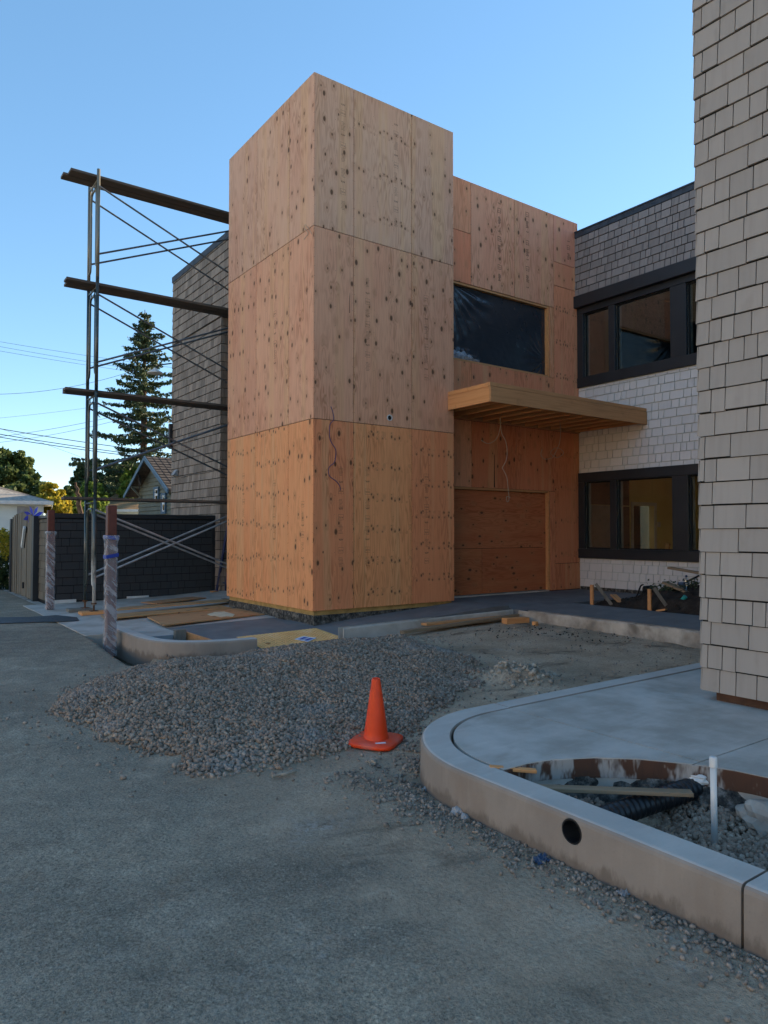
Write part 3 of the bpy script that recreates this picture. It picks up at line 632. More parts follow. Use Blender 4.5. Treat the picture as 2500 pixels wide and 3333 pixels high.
for k in range(3):
    for s_ in (-1, 1):
        q = c+(pp[1]-pp[0])*(-.28+.28*k)*.9+(pp[3]-pp[0])*.2*s_; pr_.box((q[0]-.03, q[1]-.05, zt(q[0], q[1])+.0135), (q[0]+.03, q[1]+.05, zt(q[0], q[1])+.0142))
po = pr_.build('print', 'print_blue', [o for o in COL.objects if o.name.startswith('paper_sheet')][0])
# form boards and stakes of the small pit
tag(recenter(MB().box((-1.905, -.80, .03), (-1.868, .43, .18)).build('form_board', 'lumber')), 'orange form board edging the small planting pit', 'board')
tag(recenter(MB().box((-2.57, .405, .02), (-2.09, .44, .155)).build('form_board', 'grey_block')), 'grey concrete splashed form board across the small planting pit', 'board')
tag(recenter(MB().box((-2.09, .31, .0), (-1.93, .40, .235)).build('post_stub', 'grey_wood', bevel=.006)), 'short weathered post stub standing in the small planting pit', 'post')
tag(recenter(MB().bar((-2.42, .02, .07), (-2.27, .10, .09), .07, .03).build('wood_scrap', 'lumber_old')), 'wood scrap lying in the small planting pit', 'wood')
for (px, py, hh, lb) in ((872, 2094, .11, 'short wooden stake at the edge of the yellow tactile paving'), (1167, 2072, .11, 'short wooden stake at the end of the straight kerb')):
    p = onz(px, py, .1); z = float(ground_h(p[0], p[1])); tag(recenter(MB().box((p[0]-.035, p[1]-.02, z-.05), (p[0]+.035, p[1]+.02, z+hh)).build('stake', 'lumber', bevel=.003)), lb, 'stake')

# ------------------------------------------------------------------ shingle cladding
_sh = MB().add([(0, 0, 0), (1, 0, 0), (1, -.013, 0), (0, -.013, 0), (0, 0, 1), (1, 0, 1), (1, -.004, 1), (0, -.004, 1)],
               [(3, 2, 1, 0), (4, 5, 6, 7), (3, 2, 6, 7)[::-1], (0, 3, 7, 4)[::-1], (2, 1, 5, 6)[::-1]])
SH = _sh.mesh('shingle'); SH.materials.append(MATS['shingle'])
SHV = np.array(_sh.v); SHF = _sh.f
def shingle_run(O, du, L, z0, z1, expo, holes=(), wmin=.085, wmax=.25, gap=.007, thick=1.35, jitter=.003, off=.003, groove=.010):
    """list of shingles (origin, du, width, height, thickness) on one wall face; O=(x,y), du=unit dir to the right seen from outside"""
    out = []; nr = (du[1], -du[0]); z = z0; row = 0
    while z < z1-.02:
        h = min(expo, z1-z); u = -random.uniform(0, .1)
        while u < L-.01:
            wd = random.uniform(wmin, wmax) if random.random() > .25 else random.uniform(wmin, wmin*1.5)
            a, b = max(u, 0), min(u+wd, L); u += wd
            if b-a < .02: continue
            spans = [(a, b, z, z+h)]
            for (ha, hb, za, zb) in holes:
                nx = []
                for (sa, sb, s0, s1) in spans:
                    if sb <= ha or sa >= hb or s1 <= za or s0 >= zb: nx.append((sa, sb, s0, s1)); continue
                    if s0 >= za and s1 <= zb or True:
                        if sa < ha: nx.append((sa, ha, s0, s1))
                        if sb > hb: nx.append((hb, sb, s0, s1))
                        ma, mb_ = max(sa, ha), min(sb, hb)
                        if s0 < za-.015: nx.append((ma, mb_, s0, za))
                        if s1 > zb+.015: nx.append((ma, mb_, zb, s1))
                spans = nx
            for (sa, sb, s0, s1) in spans:
                if sb-sa < .02: continue
                dz = random.uniform(-jitter, jitter) if s0 == z and row else 0
                out.append(((O[0]+du[0]*(sa+gap/2)+nr[0]*off, O[1]+du[1]*(sa+gap/2)+nr[1]*off, s0+dz), du, sb-sa-gap, s1-s0-groove-dz, thick*random.uniform(.96, 1.06)))
        z += h; row += 1
    return out
def clad(parent, runs, color, alpha, cap=300, label=None):
    """the ones that show largest become shingle objects, the rest one joined part"""
    def score(r):
        q = proj((r[0][0]+r[1][0]*r[2]/2, r[0][1]+r[1][1]*r[2]/2, r[0][2]+r[3]/2))
        vis = -60 < q[0] < 2560 and -60 < q[1] < 3390 and q[2] > 0
        return (1 if vis else 0, (r[2]*r[3])/max(q[2], .1)**2)
    runs = sorted(runs, key=score, reverse=True); pl = Vector(parent.location)
    if parent.parent: pl = pl+Vector(parent.parent.location)
    for r in runs[:cap]:
        o = bpy.data.objects.new('shingle', SH); COL.objects.link(o); o.parent = parent
        o.location = Vector(r[0])-pl; o.rotation_euler.z = math.atan2(r[1][1], r[1][0]); o.scale = (r[2], r[4], r[3]); o.color = (*color, alpha)
    rest = runs[cap:]
    if rest:
        m = MB()
        for r in rest:
            du = r[1]; ly = (-du[1], du[0])
            m.add([(r[0][0]+du[0]*v[0]*r[2]+ly[0]*v[1]*r[4], r[0][1]+du[1]*v[0]*r[2]+ly[1]*v[1]*r[4], r[0][2]+v[2]*r[3]) for v in SHV], SHF)
        o = m.build('shingle_courses', 'shingle', parent); stuff(o); o.color = (*color, alpha)
        if parent.parent: o.location = -pl

# ------------------------------------------------------------------ plywood panels
PT = .018
def ply(parent, p0, du, wd, ht, tint, rows=0, horiz=False, name='plywood_panel', off=0.0, grain=None):
    """panel standing on p0 (outer face lower left corner seen from outside)"""
    g = .0045; nr = (du[1], -du[0]); nx = max(1, int(wd/.3)); me = MB()
    me.box((g, 0, g), (wd-g, PT, ht-g))
    o = me.build(name, 'plywood', None, bevel=.0015)
    o.parent = parent; o.location = Vector((p0[0]+nr[0]*off, p0[1]+nr[1]*off, p0[2]))-Vector(parent.location); o.rotation_euler.z = math.atan2(du[1], du[0])
    o.color = (*tint, 1); o.pass_index = rows
    if name == 'plywood_panel':
        nm = MB()
        def disc(x, z): nm.add([(x+.0045*math.cos(a*math.pi/3), -.0008, z+.0045*math.sin(a*math.pi/3)) for a in range(6)], [tuple(range(6))])
        for k in range(int(ht/.152)+1):
            z = .02+k*.152
            if z < ht-.01:
                for x in (.016, wd-.016): disc(x+random.uniform(-.004, .004), z+random.uniform(-.02, .02))
                if k % 2 == 0:
                    for x in np.arange(.406, wd-.15, .406): disc(x+random.uniform(-.008, .008), z+random.uniform(-.02, .02))
        for k in range(int(wd/.152)):
            for z in (.016, ht-.016): disc(.08+k*.152+random.uniform(-.02, .02), z+random.uniform(-.004, .004))
        n_ = nm.build('nail_heads', 'ink', o, loc=(0, 0, 0)); stuff(n_)
    return o
def text_mesh(txt, size):
    cu = bpy.data.curves.new('t', 'FONT'); cu.body = txt; cu.size = size; cu.align_x = 'CENTER'; ob = bpy.data.objects.new('t', cu); COL.objects.link(ob)
    me = bpy.data.meshes.new_from_object(ob.evaluated_get(bpy.context.evaluated_depsgraph_get())); bpy.data.objects.remove(ob); bpy.data.curves.remove(cu); return me
APA = text_mesh('APA', .05); APA_V = [v.co[:] for v in APA.vertices]; APA_F = [tuple(p.vertices) for p in APA.polygons]
NUM = text_mesh('32/16', .04); NUM_V = [v.co[:] for v in NUM.vertices]; NUM_F = [tuple(p.vertices) for p in NUM.polygons]
def stamp(panel, x, z, strong=1.0, turned=True, n=5):
    """mill stamp column: frames, rules and APA, printed flat on the sheet"""
    m = MB(); y = -.0011
    def q(x0, z0, x1, z1): m.add([(x0, y, z0), (x1, y, z0), (x1, y, z1), (x0, y, z1)], [(0, 1, 2, 3)])
    zz = z
    for k in range(n):
        kind = (k+int(x*10)) % 3
        if kind == 0:
            t = .003*strong+.001
            q(x-.05, zz, x+.05, zz+t); q(x-.05, zz+.09, x+.05, zz+.09+t); q(x-.05, zz, x-.05+t, zz+.09); q(x+.05-t, zz, x+.05, zz+.09)
            m.add([(x+v[0]*.9, y, zz+.03+v[1]*.9) for v in NUM_V], NUM_F); zz += .14
        elif kind == 1:
            m.add([(x+(-v[0] if turned else v[0])*.9, y, zz+.05+(-v[1] if turned else v[1])*.9) for v in APA_V], APA_F); zz += .10
        else:
            for r_ in range(7): q(x-.045+random.uniform(0, .02), zz+r_*.022, x+.045-random.uniform(0, .03), zz+r_*.022+.004*strong+.002)
            zz += .20
        zz += random.uniform(.01, .05)
    return stuff(m.build('mill_stamp', 'ink', panel, loc=(0, 0, 0)))

# ------------------------------------------------------------------ plywood tower
ZJ = [.39, 3.45, 6.55, 9.05]
TW, TD = 2.97, 3.34
tower = thing('plywood_tower', 'tall square entrance tower sheathed in bare plywood on a rough concrete footing', 'tower', (1.5, 1.6, .1))
box('core', (PT+.001, PT+.001, .42), (TW-PT, TD, 9.03), 'black_wall', tower)
TINTS = {0: [(.62, .30, .12), (.60, .28, .11), (.58, .26, .10)], 1: [(.73, .375, .22), (.74, .38, .22), (.69, .35, .205)], 2: [(.67, .39, .25), (.68, .40, .255), (.645, .375, .245)]}
xr = [0, .765, 1.985, TW]
for r in range(3):
    for k in range(3):
        tint = TINTS[r][k] if r else [(.77, .285, .125), (.82, .345, .14), (.77, .29, .125)][k]
        o = ply(tower, (xr[k], 0, ZJ[r]), (1, 0), xr[k+1]-xr[k], ZJ[r+1]-ZJ[r], tint, rows=1 if (r == 0 and k > 0) or (r == 2 and k == 1) else 0)
        wd = xr[k+1]-xr[k]
        if (r, k) in ((0, 0), (0, 1), (0, 2), (1, 1), (1, 2), (2, 0), (2, 1)):
            stamp(o, {0: .52, 1: .28, 2: .33}[k] if r < 2 else wd*.72, {0: .7, 1: .9, 2: 1.2}[r], .5, n=6); stamp(o, {0: .52, 1: .28, 2: .33}[k] if r < 2 else wd*.72, {0: 1.75, 1: 1.9, 2: .5}[r]-.1, .5, n=4)
yl = [0, .83, 2.08, TD]
for r in range(3):
    for k in range(3):
        tint = [(.83, .355, .145), (.83, .355, .145), (.82, .345, .14)][k] if r == 0 else TINTS[r][k]
        o = ply(tower, (0, yl[k+1], ZJ[r]), (0, -1), yl[k+1]-yl[k], ZJ[r+1]-ZJ[r], tint, rows=1 if r == 0 and k > 0 else 0)
        if (r, k) in ((0, 0), (0, 1), (1, 1), (0, 2)): stamp(o, (yl[k+1]-yl[k])*.6, .8+.3*k, .4, n=6)
# sill plate and footing, set back under the sheathing
box('sill_plate', (.05, .05, .318), (TW-.03, TD-.03, .419), 'sill_plate', tower)
fm = MB(); fx0, fy0, fx1, fy1 = .042, .042, TW-.02, TD-.02
def rough_face(m, p, q, z0, z1, n, k=5):
    vs = []; d = Vector((q[0]-p[0], q[1]-p[1], 0)); nr = Vector((d.y, -d.x, 0)).normalized()
    for j in range(k+1):
        for i in range(n+1):
            b = Vector((p[0], p[1], z0))+d*(i/n)+Vector((0, 0, (z1-z0)*j/k)); a = .012*mnoise.noise(b*14)+.008*mnoise.noise(b*40); b = b+nr*a; vs.append(b)
    w_ = n+1; m.add(vs, [(j*w_+i, j*w_+i+1, (j+1)*w_+i+1, (j+1)*w_+i) for j in range(k) for i in range(n)])
rough_face(fm, (fx0, fy0), (fx1, fy0), -.05, .319, 90); rough_face(fm, (fx0, fy1), (fx0, fy0), -.05, .319, 100)
fm.build('footing', 'footing', tower)
# cable stapled on the front, vent ring
cab = [(1081+a*.0, 0) for a in ()]
cpx = [(1077, 1323), (1083, 1340), (1086, 1366), (1074, 1382), (1073, 1420), (1079, 1440), (1092, 1462), (1093, 1482), (1088, 1505), (1071, 1522), (1072, 1548), (1094, 1566), (1106, 1582), (1108, 1596)]
pts = [ony(px, py, -.012) for px, py in cpx]
MB().tube(smooth_path(pts), .0055, 6).build('cable', 'cable_blue', tower, smooth=True)
pts = [onx(700+a*.4822, 200+b*.4822, -.014) for a, b in ((652, 1165), (640, 1140), (610, 1102), (604, 1125), (622, 1150), (628, 1165), (612, 1185), (600, 1203))]
MB().tube(smooth_path(pts), .004, 6).build('cable', 'cable_tan', tower, smooth=True)
vc = ony(1267, 1360, 0); vm = MB().lathe([(.052, 0), (.055, .02), (.044, .022), (.040, .006), (.0001, .006)], 24); vm.v = [(vc[0]+x, -z-.001, vc[2]+y) for x, y, z in vm.v]
vo_ = vm.build('vent_ring', 'white_paint', tower, smooth=False)
vm = MB().lathe([(.038, .010), (.0001, .011)], 24); vm.v = [(vc[0]+x, -z-.001, vc[2]+y) for x, y, z in vm.v]
vm.build('vent_hole', 'black_wall', tower)
p = ony(1138, 985, -.003); MB().add([(p[0]-.004, -.0012, p[2]-.17), (p[0]+.008, -.0012, p[2]-.17), (p[0]+.004, -.0012, p[2]+.18), (p[0]-.002, -.0012, p[2]+.1)], [(0, 1, 2, 3)]).build('split', 'black_wall', tower)

# ------------------------------------------------------------------ plywood entrance facade
YF, XW = .65, 7.32
fac = thing('entrance_facade', 'bare plywood entrance wall set back between the tower and the shingled building', 'facade', (5.2, .8, .3))
FX = [2.99, 4.01, 5.25, 6.49, 7.31]; ZT = 8.68
WX1, WZ0, WZ1 = 6.34, 5.03, 6.59; DX1, DZ1 = 6.32, 2.53
def fpanel(x0, x1, z0, z1, tint, rows=0, **k): return ply(fac, (x0, YF, z0), (1, 0), x1-x0, z1-z0, tint, rows, **k)
t_ = (.54, .31, .155)
a_ = fpanel(2.99, 4.01, 7.62, ZT, (0.8, 0.335, 0.173)); fpanel(2.99, 4.01, WZ1, 7.62, (0.8, 0.277, 0.136), 0)
b_ = fpanel(4.01, 5.25, WZ1, ZT, (0.756, 0.35, 0.205)); c_ = fpanel(5.25, 6.49, WZ1, ZT, (0.701, 0.325, 0.194))
d_ = fpanel(6.49, 7.31, 7.63, ZT, (0.674, 0.291, 0.184)); fpanel(6.49, 7.31, 7.10, 7.63, (0.674, 0.272, 0.151)); fpanel(WX1, 7.31, WZ0-.02, 7.10-.0, (0.742, 0.306, 0.162), 1) if False else None
fpanel(6.49, 7.31, 3.86, 7.10, (0.742, 0.291, 0.151), 1); fpanel(WX1, 6.49, WZ0, WZ1, (0.742, 0.291, 0.151))
fpanel(2.99, 4.01, 3.86, WZ0, (0.8, 0.301, 0.14)); fpanel(4.01, 5.25, 3.86, WZ0, (0.701, 0.262, 0.13)); fpanel(5.25, 6.49, 3.86, WZ0, (0.701, 0.258, 0.13))
fpanel(2.99, 4.01, DZ1, 3.86, (0.782, 0.35, 0.184)); e_ = fpanel(4.01, 5.25, DZ1, 3.86, (0.648, 0.223, 0.103)); fpanel(5.25, 6.49, DZ1, 3.86, (0.674, 0.242, 0.119))
fpanel(6.49, 7.31, .95, 3.86, (0.674, 0.242, 0.113), 1); fpanel(6.49, 7.31, .37, .95, (0.634, 0.223, 0.103)); fpanel(DX1, 6.49, .37, DZ1, (0.701, 0.262, 0.125))
for o, x in ((b_, .80), (c_, .40)):
    for z in (.25, .85, 1.45): stamp(o, x, z, 2.2, n=3)
stamp(d_, .5, .15, 2.0, n=3); stamp(a_, .12, .2, 1.2, n=4)
p = ony(1609, 1540, YF); MB().add([(p[0]-.014, YF-.0025, 2.55), (p[0]+.014, YF-.0025, 2.55), (p[0]+.010, YF-.0025, 3.20), (p[0]-.004, YF-.0025, 3.24)], [(0, 1, 2, 3)]).build('slot', 'black_wall', fac)
# reveals of the window and door openings
R0, R1 = YF+PT+.001, YF+.17
box('window_reveal', (WX1-.04, R0, WZ0), (WX1, R1, WZ1), 'lumber_gold', fac); box('window_head', (2.99, R0, WZ1-.04), (WX1-.041, R1, WZ1), 'lumber', fac); box('window_sill', (2.99, R0-.02, WZ0-.002), (WX1-.041, R1, WZ0+.03), 'lumber', fac)
box('door_jamb', (DX1-.05, R0, .38), (DX1, R1, DZ1), 'lumber_gold', fac); box('door_head', (2.99, R0, DZ1-.04), (DX1-.051, R1, DZ1), 'lumber', fac)
box('threshold', (2.99, YF-.01, .30), (DX1-.051, R1, .385), 'concrete', fac)
for (x0, x1, z0, z1, tn) in ((2.99, DX1-.055, 1.31, DZ1-.045, (.53, .165, .065)), (2.99, 4.36, .39, 1.31, (.53, .17, .065)), (4.36, DX1-.055, .39, 1.31, (.50, .155, .06))):
    o = ply(fac, (x0, YF+.085, z0), (1, 0), x1-x0, z1-z0, tn, 2, name='door_board')
# rear of the block: plain walls behind the sheathing
def holes_wall(m, x0, x1, z0, z1, y0, y1, hs):
    xs = sorted({x0, x1, *[a for h in hs for a in h[:2]]}); z_ = sorted({z0, z1, *[a for h in hs for a in h[2:]]})
    for i in range(len(xs)-1):
        for j in range(len(z_)-1):
            cx, cz = (xs[i]+xs[i+1])/2, (z_[j]+z_[j+1])/2
            if not any(h[0] < cx < h[1] and h[2] < cz < h[3] for h in hs): m.box((xs[i], y0, z_[j]), (xs[i+1], y1, z_[j+1]))
m = MB(); holes_wall(m, 2.99, 7.31, .3, 8.66, YF+PT+.002, YF+.10, [(2.98, WX1-.005, WZ0+.0, WZ1), (2.98, DX1-.005, .3, DZ1)]); 
m.box((2.99, R1+.002, .2), (7.31, 6.2, 8.66)); m.build('rear_block', 'black_wall', fac)
# black film stretched over the upper opening
def film():
    n, k = 110, 64; x0, x1, z0, z1 = 3.0, WX1-.045, WZ0+.03, WZ1-.042; V = []
    for j in range(k+1):
        for i in range(n+1):
            u, v = i/n, j/k; X, Z = x0+(x1-x0)*u, z0+(z1-z0)*v; y = 0
            du, dv = X-3.45, z1+.05-Z; r_ = math.hypot(du, dv); th = math.atan2(dv, du)          # folds fanning from the upper left corner
            y += .016*max(0, 1-abs(r_-.75)/.75)*math.sin(th*26+1.5*mnoise.noise(Vector((X*2, Z*2, 0))))*(1 if du > -.3 else .3)
            du, dv = x1-X, Z-z0-.35; th = math.atan2(dv, du); r_ = math.hypot(du, dv)
            y += .012*max(0, 1-r_/.9)*math.sin(th*20+mnoise.noise(Vector((X*3, Z*3, 5))))
            y += .010*mnoise.noise(Vector((X*2.2, Z*2.6, 1)))+.004*mnoise.noise(Vector((X*9, Z*9, 2)))
            s = max(0, 1-((X-3.75)/.62)**2)*max(0, 1-abs(Z-z0-.10)/.16)
            y += .05*s*(1+1.4*mnoise.noise(Vector((X*11, Z*11, 3))))-.004*math.exp(-((Z-z0-1.0+.04*X)/.012)**2)
            V.append((X, YF+.10-y*.9, Z))
    w_ = n+1; F = [(j*w_+i, j*w_+i+1, (j+1)*w_+i+1, (j+1)*w_+i) for j in range(k) for i in range(n)]
    o = MB().add(V, F).build('plastic_sheet', 'black_film', None, smooth=True); recenter(o)
    tag(o, 'black plastic sheet stretched over the upper opening of the plywood entrance wall', 'plastic sheet')
film()
def bunch():
    n, k = 60, 26; V = []
    for j in range(k+1):
        for i in range(n+1):
            u, v = i/n, j/k; X, Z = 3.46+.78*u, WZ0+.032+(.06+.17*math.sin(math.pi*min(1, u*1.25))**.6*(.6+.4*mnoise.noise(Vector((u*9, 0, 4)))))*v
            b = .03+.035*math.sin(math.pi*v)*(1+mnoise.noise(Vector((u*14, v*4, 7))))+.022*mnoise.noise(Vector((u*30, v*9, 1)))
            V.append((X, YF+.075-b, Z))
    w_ = n+1; o = MB().add(V, [(j*w_+i, j*w_+i+1, (j+1)*w_+i+1, (j+1)*w_+i) for j in range(k) for i in range(n)]).build('plastic_bunch', 'clear_film', None); recenter(o)
    tag(o, 'crumpled bunch of pale plastic film on the sill of the upper opening', 'plastic film')
bunch()

# ------------------------------------------------------------------ timber canopy
can = thing('timber_canopy', 'flat timber framed canopy with open joists over the boarded entrance', 'canopy', (5, -.3, 3.85))
CX0, CX1, CYF, CZ0, CZ1 = 2.82, 7.30, -1.10, 3.86, 4.12
MB().box((CX0, CYF, CZ0), (CX1, CYF+.04, CZ1)).build('fascia', 'lumber', can, bevel=.003)
MB().box((CX0-.004, CYF+.008, CZ1+.006), (CX1, CYF+.06, CZ1+.075)).build('edge_strip', 'lumber', can, bevel=.003)
def yboard(name, x0, x1, y0, y1, z0, z1, mat):     # grain runs along local X
    o = MB().box((0, -(x1-x0), z0), (y1-y0, 0, z1)).build(name, mat, None, bevel=.003); o.parent = can; o.location = Vector((x0, y0, 0))-Vector(can.location); o.rotation_euler.z = rad(90); return o
yboard('fascia', CX0, CX0+.04, CYF+.041, -.002, CZ0, CZ1, 'lumber_gold'); yboard('edge_strip', CX0+.008, CX0+.06, CYF+.061, -.002, CZ1+.006, CZ1+.075, 'lumber_gold')
for k in range(11):
    x = 3.06+k*.405
    if x < CX1-.1: yboard('joist', x, x+.042, CYF+.041, YF-.045, CZ0+.012, CZ1-.02, 'lumber_gold')  # paler wood colour brightens the joists in the canopy's shade
MB().box((3.0, YF-.044, CZ0+.01), (CX1, YF-.003, CZ1)).build('ledger', 'lumber', can)
MB().box((CX0+.061, CYF+.062, CZ1-.018), (CX1, YF-.046, CZ1)).build('deck', 'lumber_old', can)  # dark wood colour stands in for shade between the joists
def hang(label, pts, r=.006, mat='cable_tan', coil=None):
    t = thing('hanging_cable', label, 'cable', pts[0], 'cables hanging under the canopy')
    MB().tube(smooth_path(pts), r, 6).build('strand', mat, t, smooth=True)
    for c in coil or []: MB().tube(smooth_path(c), r*.9, 6).build('strand', mat, t, smooth=True)
    return t
r7 = lambda x, y, Y=-.2: ony(1440+x*.4219, 1220+y*.4219, Y)
hang('tan electric cable hanging in a long drop from the canopy joists', [r7(446, 330), r7(450, 400), r7(460, 455), r7(488, 510), r7(500, 590), r7(492, 660), r7(462, 718)],
     coil=[[r7(446, 400), r7(430, 470), r7(400, 510), r7(350, 530), r7(300, 505)], [r7(497, 785), r7(508, 880), r7(514, 960), r7(500, 980), r7(495, 940), r7(524, 945)], [r7(462, 718), r7(480, 750), r7(497, 785)]])
coil = [r7(885+44*math.cos(a)+6*math.cos(3*a), 600+38*math.sin(a)) for a in np.linspace(0, 5.2*math.pi, 40)]
hang('coiled bunch of cable hanging under the canopy near the shingled wall', [r7(905, 340), r7(912, 440), r7(905, 520), r7(885, 575), r7(850, 640)], r=.005, coil=[coil, [r7(850, 640), r7(790, 650), r7(760, 615), r7(770, 575)]])

# ------------------------------------------------------------------ shingled building with the windows
wb = thing('shingled_building', 'two storey shingled building with dark window bands beside the plywood entrance', 'building', (9, -2, .3))
C_UP, C_LO = (.275, .235, .215), (.70, .655, .62)
def wallx(m, x0, x1, y0, y1, z0, z1, hs):      # wall in an X=const plane with holes (ya,yb,za,zb)
    ys = sorted({y0, y1, *[a for h in hs for a in h[:2]]}); z_ = sorted({z0, z1, *[a for h in hs for a in h[2:]]})
    for i in range(len(ys)-1):
        for j in range(len(z_)-1):
            cy, cz = (ys[i]+ys[i+1])/2, (z_[j]+z_[j+1])/2
            if not any(h[0] < cy < h[1] and h[2] < cz < h[3] for h in hs): m.box((x0, ys[i], z_[j]), (x1, ys[i+1], z_[j+1]))
GL = [(-.19, .49), (-1.66, -.35), (-3.30, -2.0), (-4.14, -3.46)]
UZ, LZ = (5.12, 6.56), (1.27, 2.76)
WB0, WB1 = -4.32, .67
m = MB(); wallx(m, XW, XW+.16, -6.45, .66, .30, 8.30, [(a, b, *UZ) for a, b in GL]+[(a, b, *LZ) for a, b in GL]); m.build('wall', 'interior_pale', wb)
box('upper_wall', (XW-.10, -6.45, 6.95), (XW-.001, .84, 8.36), 'black_wall', wb)
box('foundation', (XW-.06, -6.45, .2), (XW+.10, .60, .43), 'footing', wb)
# rooms behind the glass
RX, RY = 13.0, 1.6
m = MB()
for (za, zb) in ((.30, .40), (4.0, 4.35), (8.12, 8.30)): m.box((XW+.161, -6.45, za), (RX+.2, .66, zb)); m.box((XW+.0, .661, za), (RX+.2, RY+.15, zb))
m.build('floor', 'lumber_old', wb)
dl, dr = ony(2060, 1700, RY)[0], ony(2129, 1700, RY)[0]; dtop = ony(2095, 1646, RY)[2]
m = MB(); wallx(m, RX, RX+.15, -6.45, RY, .41, 3.99, [(-6.2, -4.5, .9, 3.0)]); holes_wall(m, XW, RX-.001, .41, 3.99, RY, RY+.15, [(dl, dr, .41, dtop)]); m.box((XW+.2, -6.45, .41), (RX-.001, -6.36, 3.99)); m.build('interior_wall', 'interior_wall', wb)  # unseen rear wall opening added so sun brightens the room
m = MB(); m.box((RX, -6.45, 4.36), (RX+.15, RY, 8.11)); m.box((XW, RY, 4.36), (RX-.001, RY+.15, 8.11)); m.box((XW+.2, -6.45, 4.36), (RX-.001, -6.36, 8.11)); m.build('upper_interior_wall', 'plank_dark', wb)
dm = MB(); f_ = .09; dm.box((dl-f_, RY-.03, .41), (dl, RY-.002, dtop+f_)); dm.box((dr, RY-.03, .41), (dr+f_, RY-.002, dtop+f_)); dm.box((dl, RY-.03, dtop), (dr, RY-.002, dtop+f_)); dm.build('door_frame', 'white_paint', wb)
box('interior_door', (dl+.02, RY+.05, .42), (dl+(dr-dl)*.42, RY+.09, dtop-.01), 'trim_dark', wb); box('corridor_wall', (dl-1, RY+1.4, .3), (dr+2, RY+1.5, 4), 'siding', wb); box('corridor_floor', (dl-1, RY+.16, .3), (dr+2, RY+1.39, .40), 'plank_dark', wb)
pl_ = ony(1916, 1700, RY)[0]; pr2 = ony(1980, 1700, RY)[0]; box('drywall_panel', (pl_, RY-.09, .41), (pr2, RY-.02, ony(1950, 1645, RY)[2]), 'grey_block', wb); box('dark_partition', (pl_, RY-.05, ony(1950, 1643, RY)[2]), (ony(2044, 1700, RY)[0], RY-.015, 3.98), 'plank_dark', wb); box('dark_partition', (pr2+.01, RY-.05, .41), (ony(2044, 1700, RY)[0], RY-.015, ony(1950, 1646, RY)[2]), 'plank_dark', wb)
box('counter', (7.62, -3.9, .41), (8.15, -.95, 1.24), 'plank_dark', wb); th = ony(2143, 1707, RY); box('thermostat', (th[0]-.06, RY-.03, th[2]-.07), (th[0]+.06, RY-.001, th[2]+.07), 'white_paint', wb)
for k in range(12): box('ceiling_joist', (7.6+k*.42, -6.3, 3.80), (7.64+k*.42, .60, 3.99), 'lumber', wb)
box('roof_slab', (XW-.10, -6.45, 8.365), (13.2, .84, 8.42), 'roof_edge', wb); box('roof_slab', (XW+.05, .841, 8.365), (13.2, 1.8, 8.42), 'roof_edge', wb); box('rear_wall', (12.85, -6.45, .2), (13, .63, 8.11), 'interior_pale', wb) if False else None
# cladding
runs_up = shingle_run((XW-.10, .86), (0, -1), 5.6, 6.97, 8.31, .168, wmin=.11, wmax=.30, gap=.015, thick=1.5, jitter=.0015, groove=.013)
h_ = [(.65-WB1, .65-WB0, 4.90, 6.70), (.65-WB1, .65-WB0, 1.06, 2.97)]
runs_lo = [r for r in shingle_run((XW, .65), (0, -1), 5.4, .43, 6.94, .176, holes=h_, wmin=.12, wmax=.32, gap=.015, thick=1.5, jitter=.0015, groove=.013) if r[0][2] < 4.93]
upper = bpy.data.objects.new('upper_cladding', None); COL.objects.link(upper); upper.parent = wb; lower = bpy.data.objects.new('lower_cladding', None); COL.objects.link(lower); lower.parent = wb
clad(upper, runs_up, C_UP, .6, 300); clad(lower, runs_lo, C_LO, 1.0, 300)
for k in range(26):
    y = .86-k*.22; MB().box((XW-.118, y-.217, 8.312), (XW-.085, y, 8.425)).build('edge_shingle', 'roof_edge', wb)
box('drip_edge', (XW-.135, -4.8, 8.427), (XW+.4, .88, 8.455), 'roof_edge', wb)
box('rust_flashing', (XW-.125, .862, 8.30), (XW+.1, .93, 8.44), 'rust', wb)
# window bands
def band(z0, z1, gz, head):
    x0 = XW-.055
    t = bpy.data.objects.new('window_band', None); COL.objects.link(t); t.parent = wb
    def tr(nm, y0, y1, a, b, xo=0.0, bev=.004):
        o = MB().box((x0-xo, y0, a), (XW+.03, y1, b)).build(nm, 'trim_dark', t, bevel=bev); o.location = -Vector(wb.location); return o
    tr('head_trim', WB0, WB1, gz[1], z1); tr('sill_trim', WB0, WB1, z0, gz[0]-.0, .012)
    ed = [(GL[0][1], WB1), (GL[1][1], GL[0][0]), (GL[2][1], GL[1][0]), (GL[3][1], GL[2][0]), (WB0, GL[3][0])]
    for (a, b) in ed: tr('mullion', a, b, gz[0]+.002, gz[1]-.002, -.004)
    for (a, b) in GL:
        o = MB().box((XW+.045, a, gz[0]), (XW+.051, b, gz[1])).build('pane', 'window_glass', t); o.location = -Vector(wb.location)
        s = MB(); s.box((XW+.031, a, gz[0]), (XW+.075, a+.028, gz[1])); s.box((XW+.031, b-.028, gz[0]), (XW+.075, b, gz[1])); s.box((XW+.031, a+.029, gz[0]), (XW+.075, b-.029, gz[0]+.028)); s.box((XW+.031, a+.029, gz[1]-.028), (XW+.075, b-.029, gz[1]))
        o = s.build('sash', 'black_wall', t); o.location = -Vector(wb.location)
        o = MB().box((XW+.08, b-.03, gz[0]), (XW+.155, b+.0, gz[1])).build('jamb', 'grey_block', t); o.location = -Vector(wb.location)
    if head: o = MB().box((XW-.17, WB0, z1+.002), (XW-.02, .84, z1+.27)).build('head_board', 'trim_dark', t, bevel=.006); o.location = -Vector(wb.location)
band(4.90, 6.695, UZ, True); band(1.06, 2.965, LZ, False)
